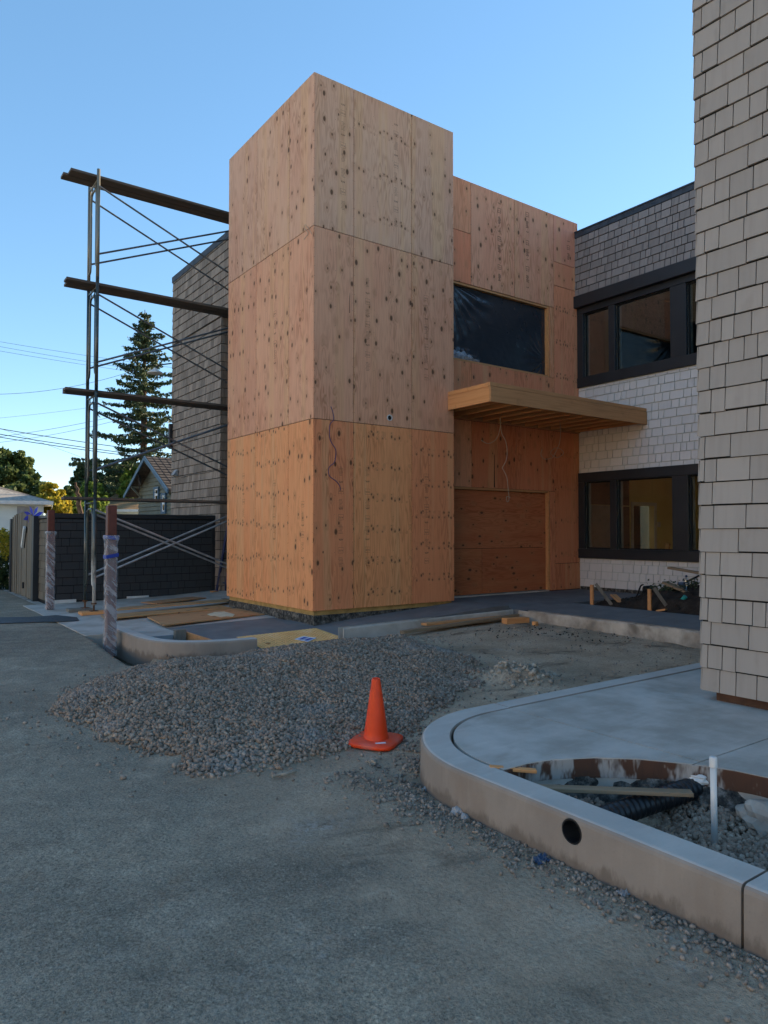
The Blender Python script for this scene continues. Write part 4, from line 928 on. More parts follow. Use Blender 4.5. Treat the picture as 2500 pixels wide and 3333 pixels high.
# clutter on the counter seen through the lower window
for (x, y, r, h, mt, lb) in ((7.9, -1.32, .05, .26, 'clear_plastic', 'drink bottle on the counter behind the lower window'), (7.9, -1.46, .05, .26, 'clear_plastic', 'second drink bottle on the counter behind the lower window'), (7.95, -1.12, .06, .16, 'lumber', 'tan paper cup on the counter behind the lower window')):
    m = MB().lathe([(.0001, 0), (r, 0), (r, h*.62), (r*.45, h*.82), (r*.45, h), (.0001, h)] if mt != 'lumber' else [(.0001, 0), (r*.75, 0), (r, h), (r*.9, h), (r*.7, .02)], 16); tag(m.build('bottle' if mt != 'lumber' else 'paper_cup', mt, None, smooth=True, loc=(x, y, 1.241)), lb, 'bottle' if mt != 'lumber' else 'cup')

# ------------------------------------------------------------------ shingled wing standing on the near pavement
wg = thing('shingled_wing', 'taupe shingled corner of a building wing standing on the smooth pavement', 'building', (1.5, -8.5, .25))
C_W = (.365, .315, .27)
box('wall', (.004, -10.2, .33), (9, -6.474, 6.9), 'black_wall', wg); box('base', (.05, -10.2, .20), (9, -6.56, .329), 'form_brown', wg)
runs = shingle_run((0, -6.47), (0, -1), 2.6, .33, 6.85, .193, wmin=.10, wmax=.36, gap=.008, thick=1.6, jitter=.006)
clad(wg, runs, C_W, .9, 300)
ret = shingle_run((.9, -6.472), (-1, 0), .914, .33, 6.85, .193, wmin=.1, wmax=.26, thick=1.25, jitter=.006)
wr = bpy.data.objects.new('return_cladding', None); COL.objects.link(wr); wr.parent = wg; clad(wr, ret, C_W, .9, 60)

# ------------------------------------------------------------------ brown shingled building behind the scaffold
bb = thing('weathered_building', 'weathered brown shingled building rising behind the scaffold and the charcoal wall', 'building', (3, 8, .1))
C_B = (.27, .215, .17)
BX, BY0, BY1, BZ = 1.10, 6.25, 9.66, 8.72
m = MB(); m.box((BX+.004, BY0+.004, 0), (9, BY1, 8.70)); m.box((BX+.004, 3.42, 6.85), (2.95, BY0+.003, 8.70)); m.box((4, BY1+.001, 0), (11, 15, 8.5)); m.build('wall', 'black_wall', bb)  # last box: unseen mass added to keep sun off the gate
r1 = shingle_run((BX, BY1), (0, -1), BY1-BY0, .15, 6.84, .215, wmin=.08, wmax=.26, thick=1.6, gap=.008, groove=.014); r2 = shingle_run((BX, BY1), (0, -1), BY1-3.44, 6.84, 8.62, .215, wmin=.08, wmax=.26, thick=1.6, gap=.008, groove=.014)
r3 = shingle_run((BX, BY0), (1, 0), 1.6, .15, 6.84, .215, wmin=.12, wmax=.24, thick=1.1)
clad(bb, r1+r2+r3, C_B, .0, 300)
MB().box((BX-.03, 3.42, 8.60), (BX+.10, BY1+.03, 8.76)).build('roof_edge', 'roof_edge', bb)
box('soffit', (BX-.005, 3.43, 6.80), (2.9, BY0+.002, 6.839), 'trim_dark', bb)
MB().tube([(1.30, BY0-.045, .2), (1.30, BY0-.045, 6.7)], .028, 10).build('conduit', 'grey_block', bb)
fp_ = onx(579, 1541, BX); fl = MB(); q = fp_
fl.add([(BX-.16, q[1]-.10, q[2]-.05), (BX-.16, q[1]+.10, q[2]-.05), (BX-.03, q[1]+.10, q[2]-.09), (BX-.03, q[1]-.10, q[2]-.09), (BX-.06, q[1]-.10, q[2]+.10), (BX-.06, q[1]+.10, q[2]+.10), (BX-.03, q[1]+.10, q[2]+.10), (BX-.03, q[1]-.10, q[2]+.10)], [(3, 2, 1, 0), (4, 5, 6, 7), (0, 1, 5, 4), (1, 2, 6, 5), (2, 3, 7, 6), (3, 0, 4, 7)])
fl.build('flood_light', 'grey_block', bb, bevel=.006)
MB().tube(smooth_path([onx(590, 1553, BX-.02), onx(600, 1552, BX-.02), onx(625, 1545, BX-.02), onx(660, 1540, BX-.02), onx(700, 1532, BX-.02), onx(718, 1530, BX-.02)]), .008, 6).build('cable', 'wire', bb)
lamp = thing('yard_lamp', 'pale dome yard lamp on a bracket at the edge of the weathered building', 'lamp', ony(505, 1208, 9.72))
lp_ = Vector(ony(505, 1212, 9.72)); an = Vector((BX-.01, 9.72, ony(552, 1182, 9.72)[2]))
MB().lathe([(.04, .12), (.06, .08), (.20, .0), (.215, -.03), (.20, -.035), (.0001, -.02)], 20, lp_).build('shade', 'white_paint', lamp, smooth=True)
MB().tube([lp_+Vector((0, 0, .10)), lp_+Vector((.1, 0, .22)), an], .018, 8).build('bracket', 'trim_dark', lamp)
p = Vector(onx(559, 1420, BX-.05)); mb_ = MB().box((BX-.12, BY1-.12, p.z-.35), (BX-.02, BY1-.02, p.z+.35)).build('service_box', 'trim_dark', bb, bevel=.02)

# ------------------------------------------------------------------ charcoal shingled enclosure wall and gate
fn = thing('enclosure_wall', 'charcoal painted shingled enclosure wall behind the scaffold', 'wall', (-.6, 6.6, .1))
FY, FZ0, FZ1 = 6.55, .17, 1.93
box('core', (-2.585, FY+.004, .05), (1.09, FY+.16, 1.94), 'black_wall', fn)
runs = shingle_run((-2.59, FY), (1, 0), 3.66, FZ0, FZ1, .168, wmin=.15, wmax=.40, gap=.010, thick=1.0, jitter=.001, groove=.014)
clad(fn, runs, (.050, .051, .053), 1.0, 300)
MB().box((-2.63, FY-.03, 1.942), (1.08, FY+.20, 2.04)).build('cap_rail', 'trim_dark', fn, bevel=.006)
box('corner_trim', (1.0, FY-.03, .12), (1.085, FY-.001, 1.93), 'trim_dark', fn)
box('side_wall', (-2.586, FY+.17, .05), (-2.50, 7.62, 1.94), 'black_wall', fn); box('side_cap', (-2.63, FY+.201, 1.942), (-2.46, 7.66, 2.0), 'trim_dark', fn)
sw = bpy.data.objects.new('side_cladding', None); COL.objects.link(sw); sw.parent = fn
clad(sw, shingle_run((-2.59, 7.62), (0, -1), 7.62-FY, FZ0, 1.93, .168, wmin=.1, wmax=.26, thick=1.1), (.16, .135, .10), .3, 120)
gt = thing('wooden_gate', 'weathered brown board gate with a slanting handle beside the charcoal wall', 'gate', (-2.6, 9.2, .05))
box('post', (-2.72, 7.63, .03), (-2.52, 7.83, 2.0), 'trim_dark', gt); box('post', (-2.72, 10.72, .03), (-2.52, 10.95, 1.98), 'trim_dark', gt)
y = 7.86; k = 0
while y < 10.68:
    wd = random.uniform(.13, .19); zt_ = 2.0+.10*math.sin((y-7.86)/2.8*math.pi*.9)+random.uniform(-.015, .015)
    MB().box((-2.685+random.uniform(-.012, .012), y, .10+random.uniform(0, .03)), (-2.655, min(y+wd, 10.70)-.008, zt_)).build('board', 'gate_wood', gt); y += wd; k += 1
for z in (.45, 1.6): box('rail', (-2.654, 7.84, z), (-2.60, 10.70, z+.10), 'grey_wood', gt)
h0, h1 = onx(72, 1780, -2.73), onx(80, 1716, -2.73); MB().bar(h0, h1, .10, .05, (1, 0, 0)).build('handle', 'pvc', gt); MB().bar(h0+np.array([.03, -.08, 0]), h1+np.array([.03, -.06, 0]), .12, .02, (1, 0, 0)).build('handle_plate', 'black_wall', gt)
h0, h1 = onx(75, 1915, -2.70), onx(75, 1895, -2.70); MB().bar(h0, h1, .16, .02, (1, 0, 0)).build('latch', 'black_wall', gt)
struct(kerb([(-2.78, 14), (-2.80, 10), (-2.80, 6.62)], .2, -.05, .10, 'concrete').build('kerb', 'concrete_rough'))
for (x0, x1) in ((-2.50, -2.06), (-.99, -.51)): tag(recenter(MB().box((x0, FY-.05, .10), (x1, FY-.012, .20)).build('white_board', 'white_paint')), 'white painted board end at the foot of the charcoal wall' if x0 > -2 else 'white painted board beside the first wrapped post at the charcoal wall', 'board')
pw_ = ony(110, 1680, 8.4); pin = thing('garden_pinwheel', 'blue flower shaped pinwheel on a stick behind the wooden gate', 'pinwheel', (pw_[0], pw_[1], 1.4))
pc = Vector(pw_)
for k in range(8):
    a = k*math.pi/4; d = Vector(_rt)*math.cos(a)+Vector((0, 0, 1))*math.sin(a); e = Vector(_rt)*math.cos(a+.36)+Vector((0, 0, 1))*math.sin(a+.36); f_ = Vector(_fw)
    e2_ = Vector(_rt)*math.cos(a+.72)+Vector((0, 0, 1))*math.sin(a+.72); MB().add([pc-f_*.03, pc+d*.15-f_*.06, pc+e*.25-f_*.02, pc+e2_*.15+f_*.02], [(0, 1, 2, 3)]).build('petal', 'flower_blue', pin)
MB().tube([pc+Vector((0, 0, -.05)), pc+Vector((.02, 0, -1.1))], .012, 6).build('stick', 'leaf_light', pin)

# ------------------------------------------------------------------ steel posts in plastic wrap
def steel_post(px, py, Y, z0, z1, wrap1, label, tapes=()):
    p = ony(px, py, Y); x, y = p[0], Y; t = thing('steel_post', label, 'post', (x, y, z0), 'wrapped steel posts')
    h = .062; MB().box((x-h, y-h, z0), (x+h, y+h, z1)).build('tube', 'steel_red', t, bevel=.008)
    n, k = 40, 60; V = []; F = []
    for j in range(k+1):
        z = z0+.01+(wrap1-z0-.01)*j/k
        for i in range(n):
            a = 2*math.pi*i/n; c_, s_ = math.cos(a), math.sin(a); q = max(abs(c_), abs(s_)); r = h*1.05+.004
            b = .010*(.5+.5*mnoise.noise(Vector((c_*2.2, s_*2.2+z*2.5, z*9))))+(.02*math.exp(-((j-k+1)/1.5)**2))
            V.append((x+c_/q*(r+b), y+s_/q*(r+b), z))
    for j in range(k):
        for i in range(n): F.append((j*n+i, j*n+(i+1) % n, (j+1)*n+(i+1) % n, (j+1)*n+i))
    MB().add(V, F).build('plastic_wrap', 'plastic_wrap', t, smooth=True)
    for (z, tl) in tapes:
        r = h+.022; MB().add([(x-r, y-r, z), (x+r, y-r, z+tl), (x+r, y-r, z+tl+.05), (x-r, y-r, z+.05), (x+r, y+r, z+.02), (x+r, y+r, z+.07), (x-r, y+r, z), (x-r, y+r, z+.05)], [(0, 1, 2, 3), (1, 4, 5, 2), (4, 6, 7, 5), (6, 0, 3, 7)]).build('tape', 'tape_blue', t)
    return t
steel_post(163, 1900, 5.4, .13, 2.07, 1.66, 'red brown steel post half wrapped in clear plastic beside the charcoal wall')
steel_post(360, 1900, .62, -.10, 2.02, 1.60, 'red brown steel post in clear plastic and blue tape at the rounded kerb', ((1.55, -.02), (1.27, .03)))

# ------------------------------------------------------------------ scaffold
sf = thing('scaffold', 'tall narrow steel pipe scaffold with crossed braces beside the plywood tower', 'scaffold', (-.8, 4.3, .15))
SX = (-2.31, .74); SY = (4.0, 4.66); LV = [.30, 2.235, 4.235, 6.265, 8.30]
def frame(x, z0, z1):
    m = MB(); r = .031; y0, y1 = SY; zt = z1-.03
    m.tube([(x, y0, z0), (x, y0, z1+.13)], r, 10); m.tube([(x, y1, z0), (x, y1, z1+.10)], r, 10)
    m.tube([(x, y0, zt-.02), (x, y1, zt-.02)], .018, 8)
    a = .125
    arch = [(x, y0+.01, z0+.32), (x, y0+a*.8, z0+.37), (x, y0+a, z0+.46), (x, y0+a, zt-.28), (x, y0+a+.04, zt-.16), (x, y0+a+.10, zt-.13), (x, y1-a-.10, zt-.13), (x, y1-a-.04, zt-.16), (x, y1-a, zt-.28), (x, y1-a, z0+.46), (x, y1-a*.8, z0+.37), (x, y1-.01, z0+.32)]
    m.tube(arch, .023, 8)
    for q in (.22, .5, .75):
        z = z0+(z1-z0)*q+.18
        if z < zt-.3: m.tube([(x, y0, z), (x, y0+a, z)], .011, 6); m.tube([(x, y1, z), (x, y1-a, z)], .011, 6)
    for yy in (y0+.2, y1-.2): m.tube([(x, yy, zt-.13), (x, yy, zt-.02)], .012, 6)
    m.build('frame', 'scaffold_steel', sf, smooth=True)
for i in range(4):
    for x in SX: frame(x, LV[i]+(0 if i == 0 else .012), LV[i+1])
    lo_, hi_ = (.80, 2.05) if i == 0 else (LV[i]+.56, LV[i+1]-.20)
    for Y in (SY[0]-.03, SY[1]-.03):
        mt = 'brace_grey' if i == 0 else 'brace_steel'; r = .018
        MB().tube([(SX[0], Y, hi_), (SX[1], Y, lo_)], r, 8).build('brace', mt, sf); MB().tube([(SX[0], Y+.03, lo_), (SX[1], Y+.03, hi_)], r, 8).build('brace', mt, sf)
for x in SX:
    for Y in SY:
        MB().tube([(x, Y, .19), (x, Y, .34)], .016, 8).build('screw_jack', 'rust', sf); MB().tube([(x, Y, .315), (x, Y, .335)], .05, 10).build('jack_nut', 'rust', sf); box('base_plate', (x-.07, Y-.07, .19), (x+.07, Y+.07, .198), 'rust', sf)
for lv in range(1, 5):
    for k in range(2):
        z = LV[lv]+.006; y0 = 4.08+k*.245+random.uniform(-.01, .01); x0 = SX[0]-.47-(.05 if k == 0 and lv != 4 else 0)-(.08*k if lv == 4 else 0)+(.0)
        o = MB().box((x0, y0, z), (1.05, y0+.235, z+.048)).build('scaffold_plank', 'plank_dark', None, bevel=.005)
        tag(recenter(o), ['lowest', 'second', 'third', 'topmost'][lv-1]+' level scaffold plank on the '+['tower side', 'wall side'][k]+' of the scaffold, dark weathered wood', 'plank', 'dark planks laid across the scaffold frames')
for (x0, x1, y0, y1, mt, lb) in ((-2.55, -2.08, 3.86, 4.14, 'lumber_gold', 'orange wood pad under the scaffold leg beside the loose plywood'), (-2.62, -2.2, 4.53, 4.80, 'grey_wood', 'grey wood pad under the scaffold leg toward the charcoal wall'), (.5, .95, 3.86, 4.8, 'grey_wood', 'wood pad under the scaffold legs behind the tower')):
    z = zs((x0+x1)/2, 4.3)+.022; tag(recenter(MB().box((x0, y0, z-.02 if x0 < 0 else z-.03), (x1, y1, .189)).build('wood_pad', mt, bevel=.004)), lb, 'board')

# ------------------------------------------------------------------ loose plywood, boards, ladder near the tower
def sheet(label, corners, tint, t=.018, z_off=.004, spill=False):
    c = sum(np.array(p) for p in corners)/len(corners); m = MB(); n = len(corners)
    e1 = np.array(corners[1])-np.array(corners[0]); ang = math.atan2(e1[1], e1[0])
    loc = Vector((c[0], c[1], max(zs(*p) for p in corners)+z_off)); R = Matrix.Rotation(-ang, 3, 'Z')
    q = [R@Vector((p[0]-c[0], p[1]-c[1], 0)) for p in corners]
    # local z is the grain direction of the plywood material, so stand the sheet up and lay it down with a rotation
    vs = [(v.y, -t*0, v.x) for v in q]+[(v.y, t, v.x) for v in q]
    m.add(vs, [tuple(range(n)), tuple(range(2*n-1, n-1, -1))]+[(i, n+i, n+(i+1) % n, (i+1) % n) for i in range(n)])
    o = m.build('plywood_sheet', 'plywood', None); o.location = loc
    o.rotation_euler = (Matrix.Rotation(ang, 3, 'Z')@Matrix(((0, 0, 1), (1, 0, 0), (0, 1, 0)))).to_euler(); o.color = (*tint, 1); o.pass_index = 0
    return tag(o, label, 'plywood')
sheet('loose plywood sheet with a pale paint spill lying by the tower footing', [(-1.93, 1.30), (.02, 1.72), (.02, 2.92), (-1.80, 2.52)][::1], (.50, .27, .12))
sh2 = sheet('long loose plywood strip on the ground along the tower toward the scaffold foot', [(-2.45, 2.68), (-.02, 3.02), (-.02, 3.62), (-2.38, 3.25)], (.50, .29, .125))
sheet('long loose plywood strip lying farther from the tower beside the first strip', [(-2.15, 3.30), (.8, 3.74), (.8, 4.15), (-1.9, 3.72)], (.47, .28, .13), z_off=.022)
sheet('narrow reddish plywood offcut lying near the foot of the charcoal wall', [(-1.16, 4.95), (-.97, 4.50), (.3, 5.12), (.15, 5.55)], (.46, .23, .11))
sp = [onz(500+a*.422, 1900+b*.422, max(zs(.02, 1.72), zs(.02, 2.92))+.0265) for a, b in ((415, 235), (470, 218), (545, 214), (590, 226), (625, 236), (610, 252), (560, 250), (520, 257), (470, 245), (440, 246))]
tag(recenter(MB().add([(p[0], p[1], p[2]+.001) for p in sp]+[(p[0], p[1], p[2]-.004) for p in sp], [tuple(range(10)), tuple(range(19, 9, -1))]+[(i, 10+i, 10+(i+1) % 10, (i+1) % 10) for i in range(10)]).build('paint_spill', 'paint_spill')), 'pale yellow paint spill dried on a loose plywood sheet', 'paint')
ld_ = thing('ladder', 'blue step ladder standing partly hidden behind the plywood tower', 'ladder', (.95, 6.2, .16))
b0 = Vector(onz(688, 1930, .165)); b0.y = min(b0.y, 6.38); t0_ = Vector(ony(748, 1675, 5.95)); dx = Vector((.16, -.10, 0))
for s_ in (0, 1):
    MB().bar(b0+dx*s_, t0_+dx*s_+(t0_-b0)*.25, .035, .06).build('rail', 'paint_blue', ld_)
for k in range(6): q = b0+(t0_-b0)*(.14+k*.2); MB().bar(q, q+dx, .06, .03).build('rung', 'paint_blue', ld_)
p = onz(681, 1932, .165); tag(recenter(MB().box((p[0]-.09, 6.15, .17), (p[0]+.07, 6.27, .25)).build('wood_block', 'lumber_gold')), 'small yellow wood block beside the foot of the ladder', 'wood')

# ------------------------------------------------------------------ timber lying in the bay
def beam(label, a, b, wd, ht, mat):
    a, b = Vector(a), Vector(b); d = b-a; m = MB().box((0, -wd/2, 0), (d.length, wd/2, ht)); o = m.build('timber', mat, None, bevel=.003); o.location = a
    o.rotation_euler = d.to_track_quat('X', 'Z').to_euler(); return tag(o, label, 'timber')
beam('long grey timber leaning from the ground onto the kerb corner', (.74, -1.34, .135), (3.30, -1.24, .205), .09, .045, 'lumber_old')
beam('orange board lying against the straight kerb under the long timber', (1.28, -1.20, .20), (3.05, -1.15, .19), .14, .035, 'lumber')
gz = float(ground_h(3.0, -1.4))
beam('short thick orange timber block under the end of the long timber', (2.80, -1.42, gz-.005), (3.24, -1.50, gz-.005), .16, .09, 'lumber_gold')
p = onz(1743, 2038, .12); tag(recenter(MB().box((p[0]-.05, p[1]-.04, float(ground_h(p[0], p[1]))-.01), (p[0]+.03, p[1]+.04, float(ground_h(p[0], p[1]))+.07)).build('wood_chip', 'lumber_gold', bevel=.01)), 'small yellow wood chip lying by the stained kerb', 'wood')
st_ = Vector(onz(920, 2520, .02)); 
tag(recenter(MB().tube(smooth_path([onz(885, 2527, .02), onz(915, 2521, .022), onz(935, 2518, .025), onz(965, 2507, .02)]), [.012]*18+[.008], 6).build('dirty_stick', 'mud')), 'dirty curved stick lying at the edge of the gravel heap', 'stick')

# ------------------------------------------------------------------ traffic cone
def cone():
    gx, gy = -2.47, -5.22; z = float(ground_h(gx, gy))+.012
    t = thing('traffic_cone', 'orange traffic cone with a dusty square base in front of the gravel heap', 'traffic cone', (gx, gy, z))
    n = 40; V = []; h = .185
    def sq(a, r, e=5.0): c_, s_ = math.cos(a), math.sin(a); return r/((abs(c_)**e+abs(s_)**e)**(1/e))
    prof = [(h*.97, 0), (h, .008), (h, .024), (h*.97, .032), (h*.86, .037), (.112, .040), (.0999, .0405)]
    for r, zz in prof:
        for k in range(n): a = 2*math.pi*k/n; q = sq(a, r, 5 if r > .13 else 2.0); V.append((q*math.cos(a), q*math.sin(a), zz))
    F = [(i*n+k, i*n+(k+1) % n, (i+1)*n+(k+1) % n, (i+1)*n+k) for i in range(len(prof)-1) for k in range(n)]+[tuple(range(n-1, -1, -1))]
    MB().add(V, F).build('base', 'cone_orange', t, smooth=True, loc=(0, 0, 0), rotz=rad(33))
    MB().lathe([(.099, .039), (.097, .055), (.094, .06), (.091, .085), (.034, .487), (.033, .494), (.029, .499), (.024, .498), (.022, .49), (.022, .40), (.0001, .40)], 40).build('body', 'cone_orange', t, smooth=True, loc=(0, 0, 0))
    MB().box((-.03, -.150, .0385), (.05, -.122, .0395)).build('sticker', 'paper', t, loc=(0, 0, 0), rotz=rad(-25))
    t.rotation_euler = (rad(1.5), rad(-1.0), 0)
cone()

# ------------------------------------------------------------------ planting pit behind the long kerb
fb = MB(); rim = smooth_path([(x, y, 0) for x, y in PIT], 5); rim = [r for r in rim]
off = []
for i, p in enumerate(rim):
    d = rim[min(i+1, len(rim)-1)]-rim[max(i-1, 0)]; d = d/np.linalg.norm(d); off.append(p+np.array([d[1], -d[0], 0])*.012*(1))
n = len(rim)
fb.add([(p[0], p[1], .13+.006*mnoise.noise(Vector(p)*5)) for p in off]+[(p[0], p[1], .244) for p in off]+[(p[0], p[1], .13) for p in rim]+[(p[0], p[1], .244) for p in rim],
       [(i, i+1, n+i+1, n+i) for i in range(n-1)]+[(n+i, n+i+1, 3*n+i+1, 3*n+i) for i in range(n-1)]+[(i, i+1, 2*n+i+1, 2*n+i) for i in range(n-1)])
tag(recenter(fb.build('form_strip', 'form_strip')), 'thin brown form strip bent along the pavement edge of the planting pit', 'form board')
rf = MB(); V = []
for j in range(6):
    for i, p in enumerate(rim):
        q = off[i]*1.0; d = (off[i]-rim[i])/.012; z = .14-j*.035; k = .004+.012*j+.045*mnoise.noise(Vector((q[0]*7, q[1]*7, z*8)))+.02*mnoise.noise(Vector((q[0]*20, q[1]*20, z*20))); V.append((rim[i][0]+d[0]*k, rim[i][1]+d[1]*k, z))
rf.add(V, [(j*n+i, j*n+i+1, (j+1)*n+i+1, (j+1)*n+i) for j in range(5) for i in range(n-1)])
struct(rf.build('pavement_edge', 'footing', None))
# black corrugated drain
bp = MB(); a, b = Vector((-1.47, -7.37, .115)), Vector((-2.66, -7.22, .055)); pts, rr = [], []
for i in range(121): pts.append(a+(b-a)*(i/120)); rr.append(.062+.004*math.sin(i*1.57))
tag(recenter(bp.tube(pts, rr, 18).build('drain_pipe', 'pipe_black', None, smooth=True)), 'black corrugated drain pipe crossing the planting pit', 'pipe')
rock('cement_lump', 'white cement smear on the end of the corrugated drain pipe', (-1.60, -7.36, .165), .13, 'white_paint', seed=3, flat=.55)
wp = onz(1350+1408*.6932, 2150+838*.6932, .02)
t = thing('white_pipe', 'capped white plastic pipe standing upright in the planting pit', 'pipe', (wp[0], wp[1], -.02))
MB().tube([(wp[0], wp[1], -.03), (wp[0]-.004, wp[1], .42)], .0165, 16).build('pipe', 'pvc', t, smooth=True); MB().lathe([(.0205, .40), (.0205, .447), (.018, .453), (.0001, .454)], 18, (wp[0]-.004, wp[1], 0)).build('cap', 'pvc', t, smooth=True)
beam('weathered board lying across the planting pit over the drain', (-2.62, -6.80, .150), (-1.90, -7.50, .165), .07, .022, 'lumber_old')
beam('short yellow board at the tip of the planting pit against the kerb', (-2.66, -6.66, .235), (-2.44, -6.83, .215), .045, .02, 'lumber_gold')
beam('long form board standing along the kerb in the planting pit', (-2.60, -9.1, .02), (-2.60, -7.55, .02), .02, .16, 'lumber_old')
beam('pale wood scrap leaning on the form board in the planting pit', (-2.55, -8.45, .19), (-2.25, -8.25, .09), .09, .02, 'lumber_gold')
rock('concrete_lump', 'broken lump of concrete under the pavement at the planting pit', (-1.60, -7.75, .05), .26, 'concrete_rough', seed=9, flat=.8)
rock('concrete_lump', 'second broken lump of concrete beside the white pipe', (-1.62, -8.02, .06), .24, 'concrete_rough', seed=13, flat=.8)
def rag(label, px, py, s, seed, mat='rag_blue'):
    p = onz(px, py, .01); n = 14; V = []; z = float(ground_h(p[0], p[1]))
    for j in range(n+1):
        for i in range(n+1):
            u, v = i/n-.5, j/n-.5; V.append((p[0]+u*s*(1+.5*mnoise.noise(Vector((u*3, v*3, seed)))), p[1]+v*s*.8, z+.006+.035*abs(mnoise.noise(Vector((u*6+seed, v*6, 0))))))
    tag(recenter(MB().add(V, [(j*(n+1)+i, j*(n+1)+i+1, (j+1)*(n+1)+i+1, (j+1)*(n+1)+i) for j in range(n) for i in range(n)]).build('rag', mat)), label, 'rag')
rag('crumpled blue plastic rag at the foot of the long kerb below the drain hole', 1760, 2793, .085, 2.3)
rag('grey blue plastic scrap at the foot of the long kerb', 2030, 2905, .055, 7.1, 'grey_block')

# ------------------------------------------------------------------ soil bed with rubbish in front of the windows
def soil_h(x, y):
    e = np.clip(np.minimum(np.minimum(x-4.70, 7.2-x), -1.30-y)/.35, 0, 1)
    return .27+e*(.10+.36*np.exp(-(((x-6.0)/1.0)**2+((y+3.1)/1.0)**2))+.05*vnoise(x, y, 2.3, 21)+.03*vnoise(x, y, 6.5, 22)+.015*vnoise(x, y, 17, 23))
xs, ys = np.linspace(4.69, 7.27, 90), np.linspace(-6.3, -1.29, 150); X, Y = np.meshgrid(xs, ys); Z = soil_h(X, Y)
i, j = np.meshgrid(np.arange(89), np.arange(149)); a = (j*90+i).ravel(); o = bulk('soil', np.stack([X.ravel(), Y.ravel(), Z.ravel()], 1), np.stack([a, a+1, a+91, a+90], 1), 'soil'); struct(o)
x, y = RNG.uniform(4.8, 7.1, 420), RNG.uniform(-5, -1.4, 420); s = .012+.04*RNG.uniform(size=420)**3; o = stones('soil_clods', np.stack([x, y, soil_h(x, y)+s*.25], 1), s, 'soil'); stuff(o); tag(o, 'dark clods and stones on the soil heap', 'soil'); recenter(o)
rS = lambda x, y, X: onx(1850+x*.2712, 1800+y*.2712, X)
def stake2(label, x, y, z1, brace):
    z0 = float(soil_h(np.array(x), np.array(y))); t = thing('survey_stake', label, 'stake', (x, y, z0))
    MB().box((x-.018, y-.032, z0-.1), (x+.018, y+.032, z1)).build('stake', 'lumber', t, bevel=.003); MB().bar((x+.03, y-.06, z1+.02), (x+.25, y-brace, z0-.02), .025, .055).build('kicker', 'grey_wood', t)
stake2('wooden form stake with a slanting kicker at the corner of the soil bed', 4.80, -1.62, .70, .30); stake2('wooden form stake in front of the soil heap', 4.80, -2.78, .70, .25)
beam('long plank sliding down the soil heap with rubbish on it', rS(1150, 365, 5.6), rS(1700, 590, 5.6), .16, .04, 'lumber_old'); beam('grey plank propped above the soil heap against the shingles', rS(1212, 190, 6.4), rS(1700, 275, 6.4), .14, .04, 'lumber_old')
q = rS(580, 590, 5.1); beam('broken board end tipped in the soil bed', (q[0], q[1]-.15, q[2]-.05), (q[0]+.1, q[1]+.15, q[2]+.1), .12, .03, 'lumber')
q = rS(1120, 722, 4.85); beam('small wood offcut on the edge of the soil bed', (q[0], q[1]+.08, .33), (q[0]+.02, q[1]-.08, .37), .09, .03, 'lumber_gold')
tag(recenter(MB().tube([rS(915, 440, 6.3), rS(1050, 436, 6.3)], .075, 14).build('black_pipe', 'pipe_black')), 'stub of black pipe lying on the soil heap', 'pipe')
tag(recenter(MB().tube(smooth_path([rS(805, 545, 6.0), rS(830, 500, 6.0), rS(850, 440, 6.0), rS(870, 395, 6.0), rS(900, 378, 6.0)]), .014, 6).build('black_hose', 'pipe_black')), 'black hose end sticking up out of the soil bed', 'hose')
tag(recenter(MB().tube([rS(1410, 350, 6.1), rS(1570, 272, 6.1)], .018, 6).build('black_rod', 'pipe_black')), 'thin black rod leaning up to the grey plank', 'rod')
q = rS(1412, 445, 5.55); bt = thing('water_bottle', 'clear plastic water bottle with a blue cap lying on the sliding plank', 'bottle', q)
MB().lathe([(.0001, 0), (.045, 0), (.045, .15), (.04, .17), (.016, .22), (.016, .25)], 16).build('body', 'clear_plastic', bt, smooth=True, loc=(0, 0, 0)); MB().lathe([(.019, .24), (.019, .265), (.0001, .266)], 12).build('cap', 'rag_blue', bt, loc=(0, 0, 0)); bt.rotation_euler = (rad(10), rad(-14), 0)
q = rS(1360, 365, 5.5); tag(recenter(MB().box((q[0]-.04, q[1]-.05, q[2]-.03), (q[0]+.04, q[1]+.05, q[2]+.02)).build('blue_wrapper', 'rag_blue', bevel=.012)), 'crumpled blue wrapper on the sliding plank', 'wrapper')
q = rS(1360, 575, 5.15); tag(recenter(MB().tube([q+np.array([0, .07, -.08]), q+np.array([0, -.07, .08])], .035, 14).build('teal_can', 'teal')), 'teal drink can lying on the dark soil', 'can')
def leaves_mesh(P, size, nrm_up=.2, aspect=.6):
    n = len(P); a = RNG.normal(size=(n, 3)); a /= np.linalg.norm(a, axis=1)[:, None]; b = RNG.normal(size=(n, 3)); b -= (b*a).sum(1)[:, None]*a; b /= np.linalg.norm(b, axis=1)[:, None]
    s = (size*RNG.uniform(.6, 1.3, n))[:, None] if np.isscalar(size) else (size*RNG.uniform(.6, 1.3, n))[:, None]
    V = np.stack([P-a*s*.5, P+b*s*aspect*.5, P+a*s*.5, P-b*s*aspect*.5], 1).reshape(-1, 3); F = np.arange(4*n).reshape(n, 4); return V, F
gw = thing('uprooted_shrub', 'uprooted small leaved grey green shrub thrown on the soil heap', 'shrub', rS(1240, 520, 5.7))
P = []
for (px, py, X, rx, rz, n) in ((1240, 480, 5.7, .30, .16, 700), (1530, 430, 6.0, .26, .16, 500), (1120, 450, 5.9, .14, .1, 160)):
    c = rS(px, py, X); P.append(c+RNG.normal(size=(n, 3))*np.array([rx*.5, rx*.6, rz*.5]))
V, F = leaves_mesh(np.concatenate(P), .05); bulk('foliage', V, F, 'leaf_grey', gw).location = -Vector(gw.location)
m = MB()
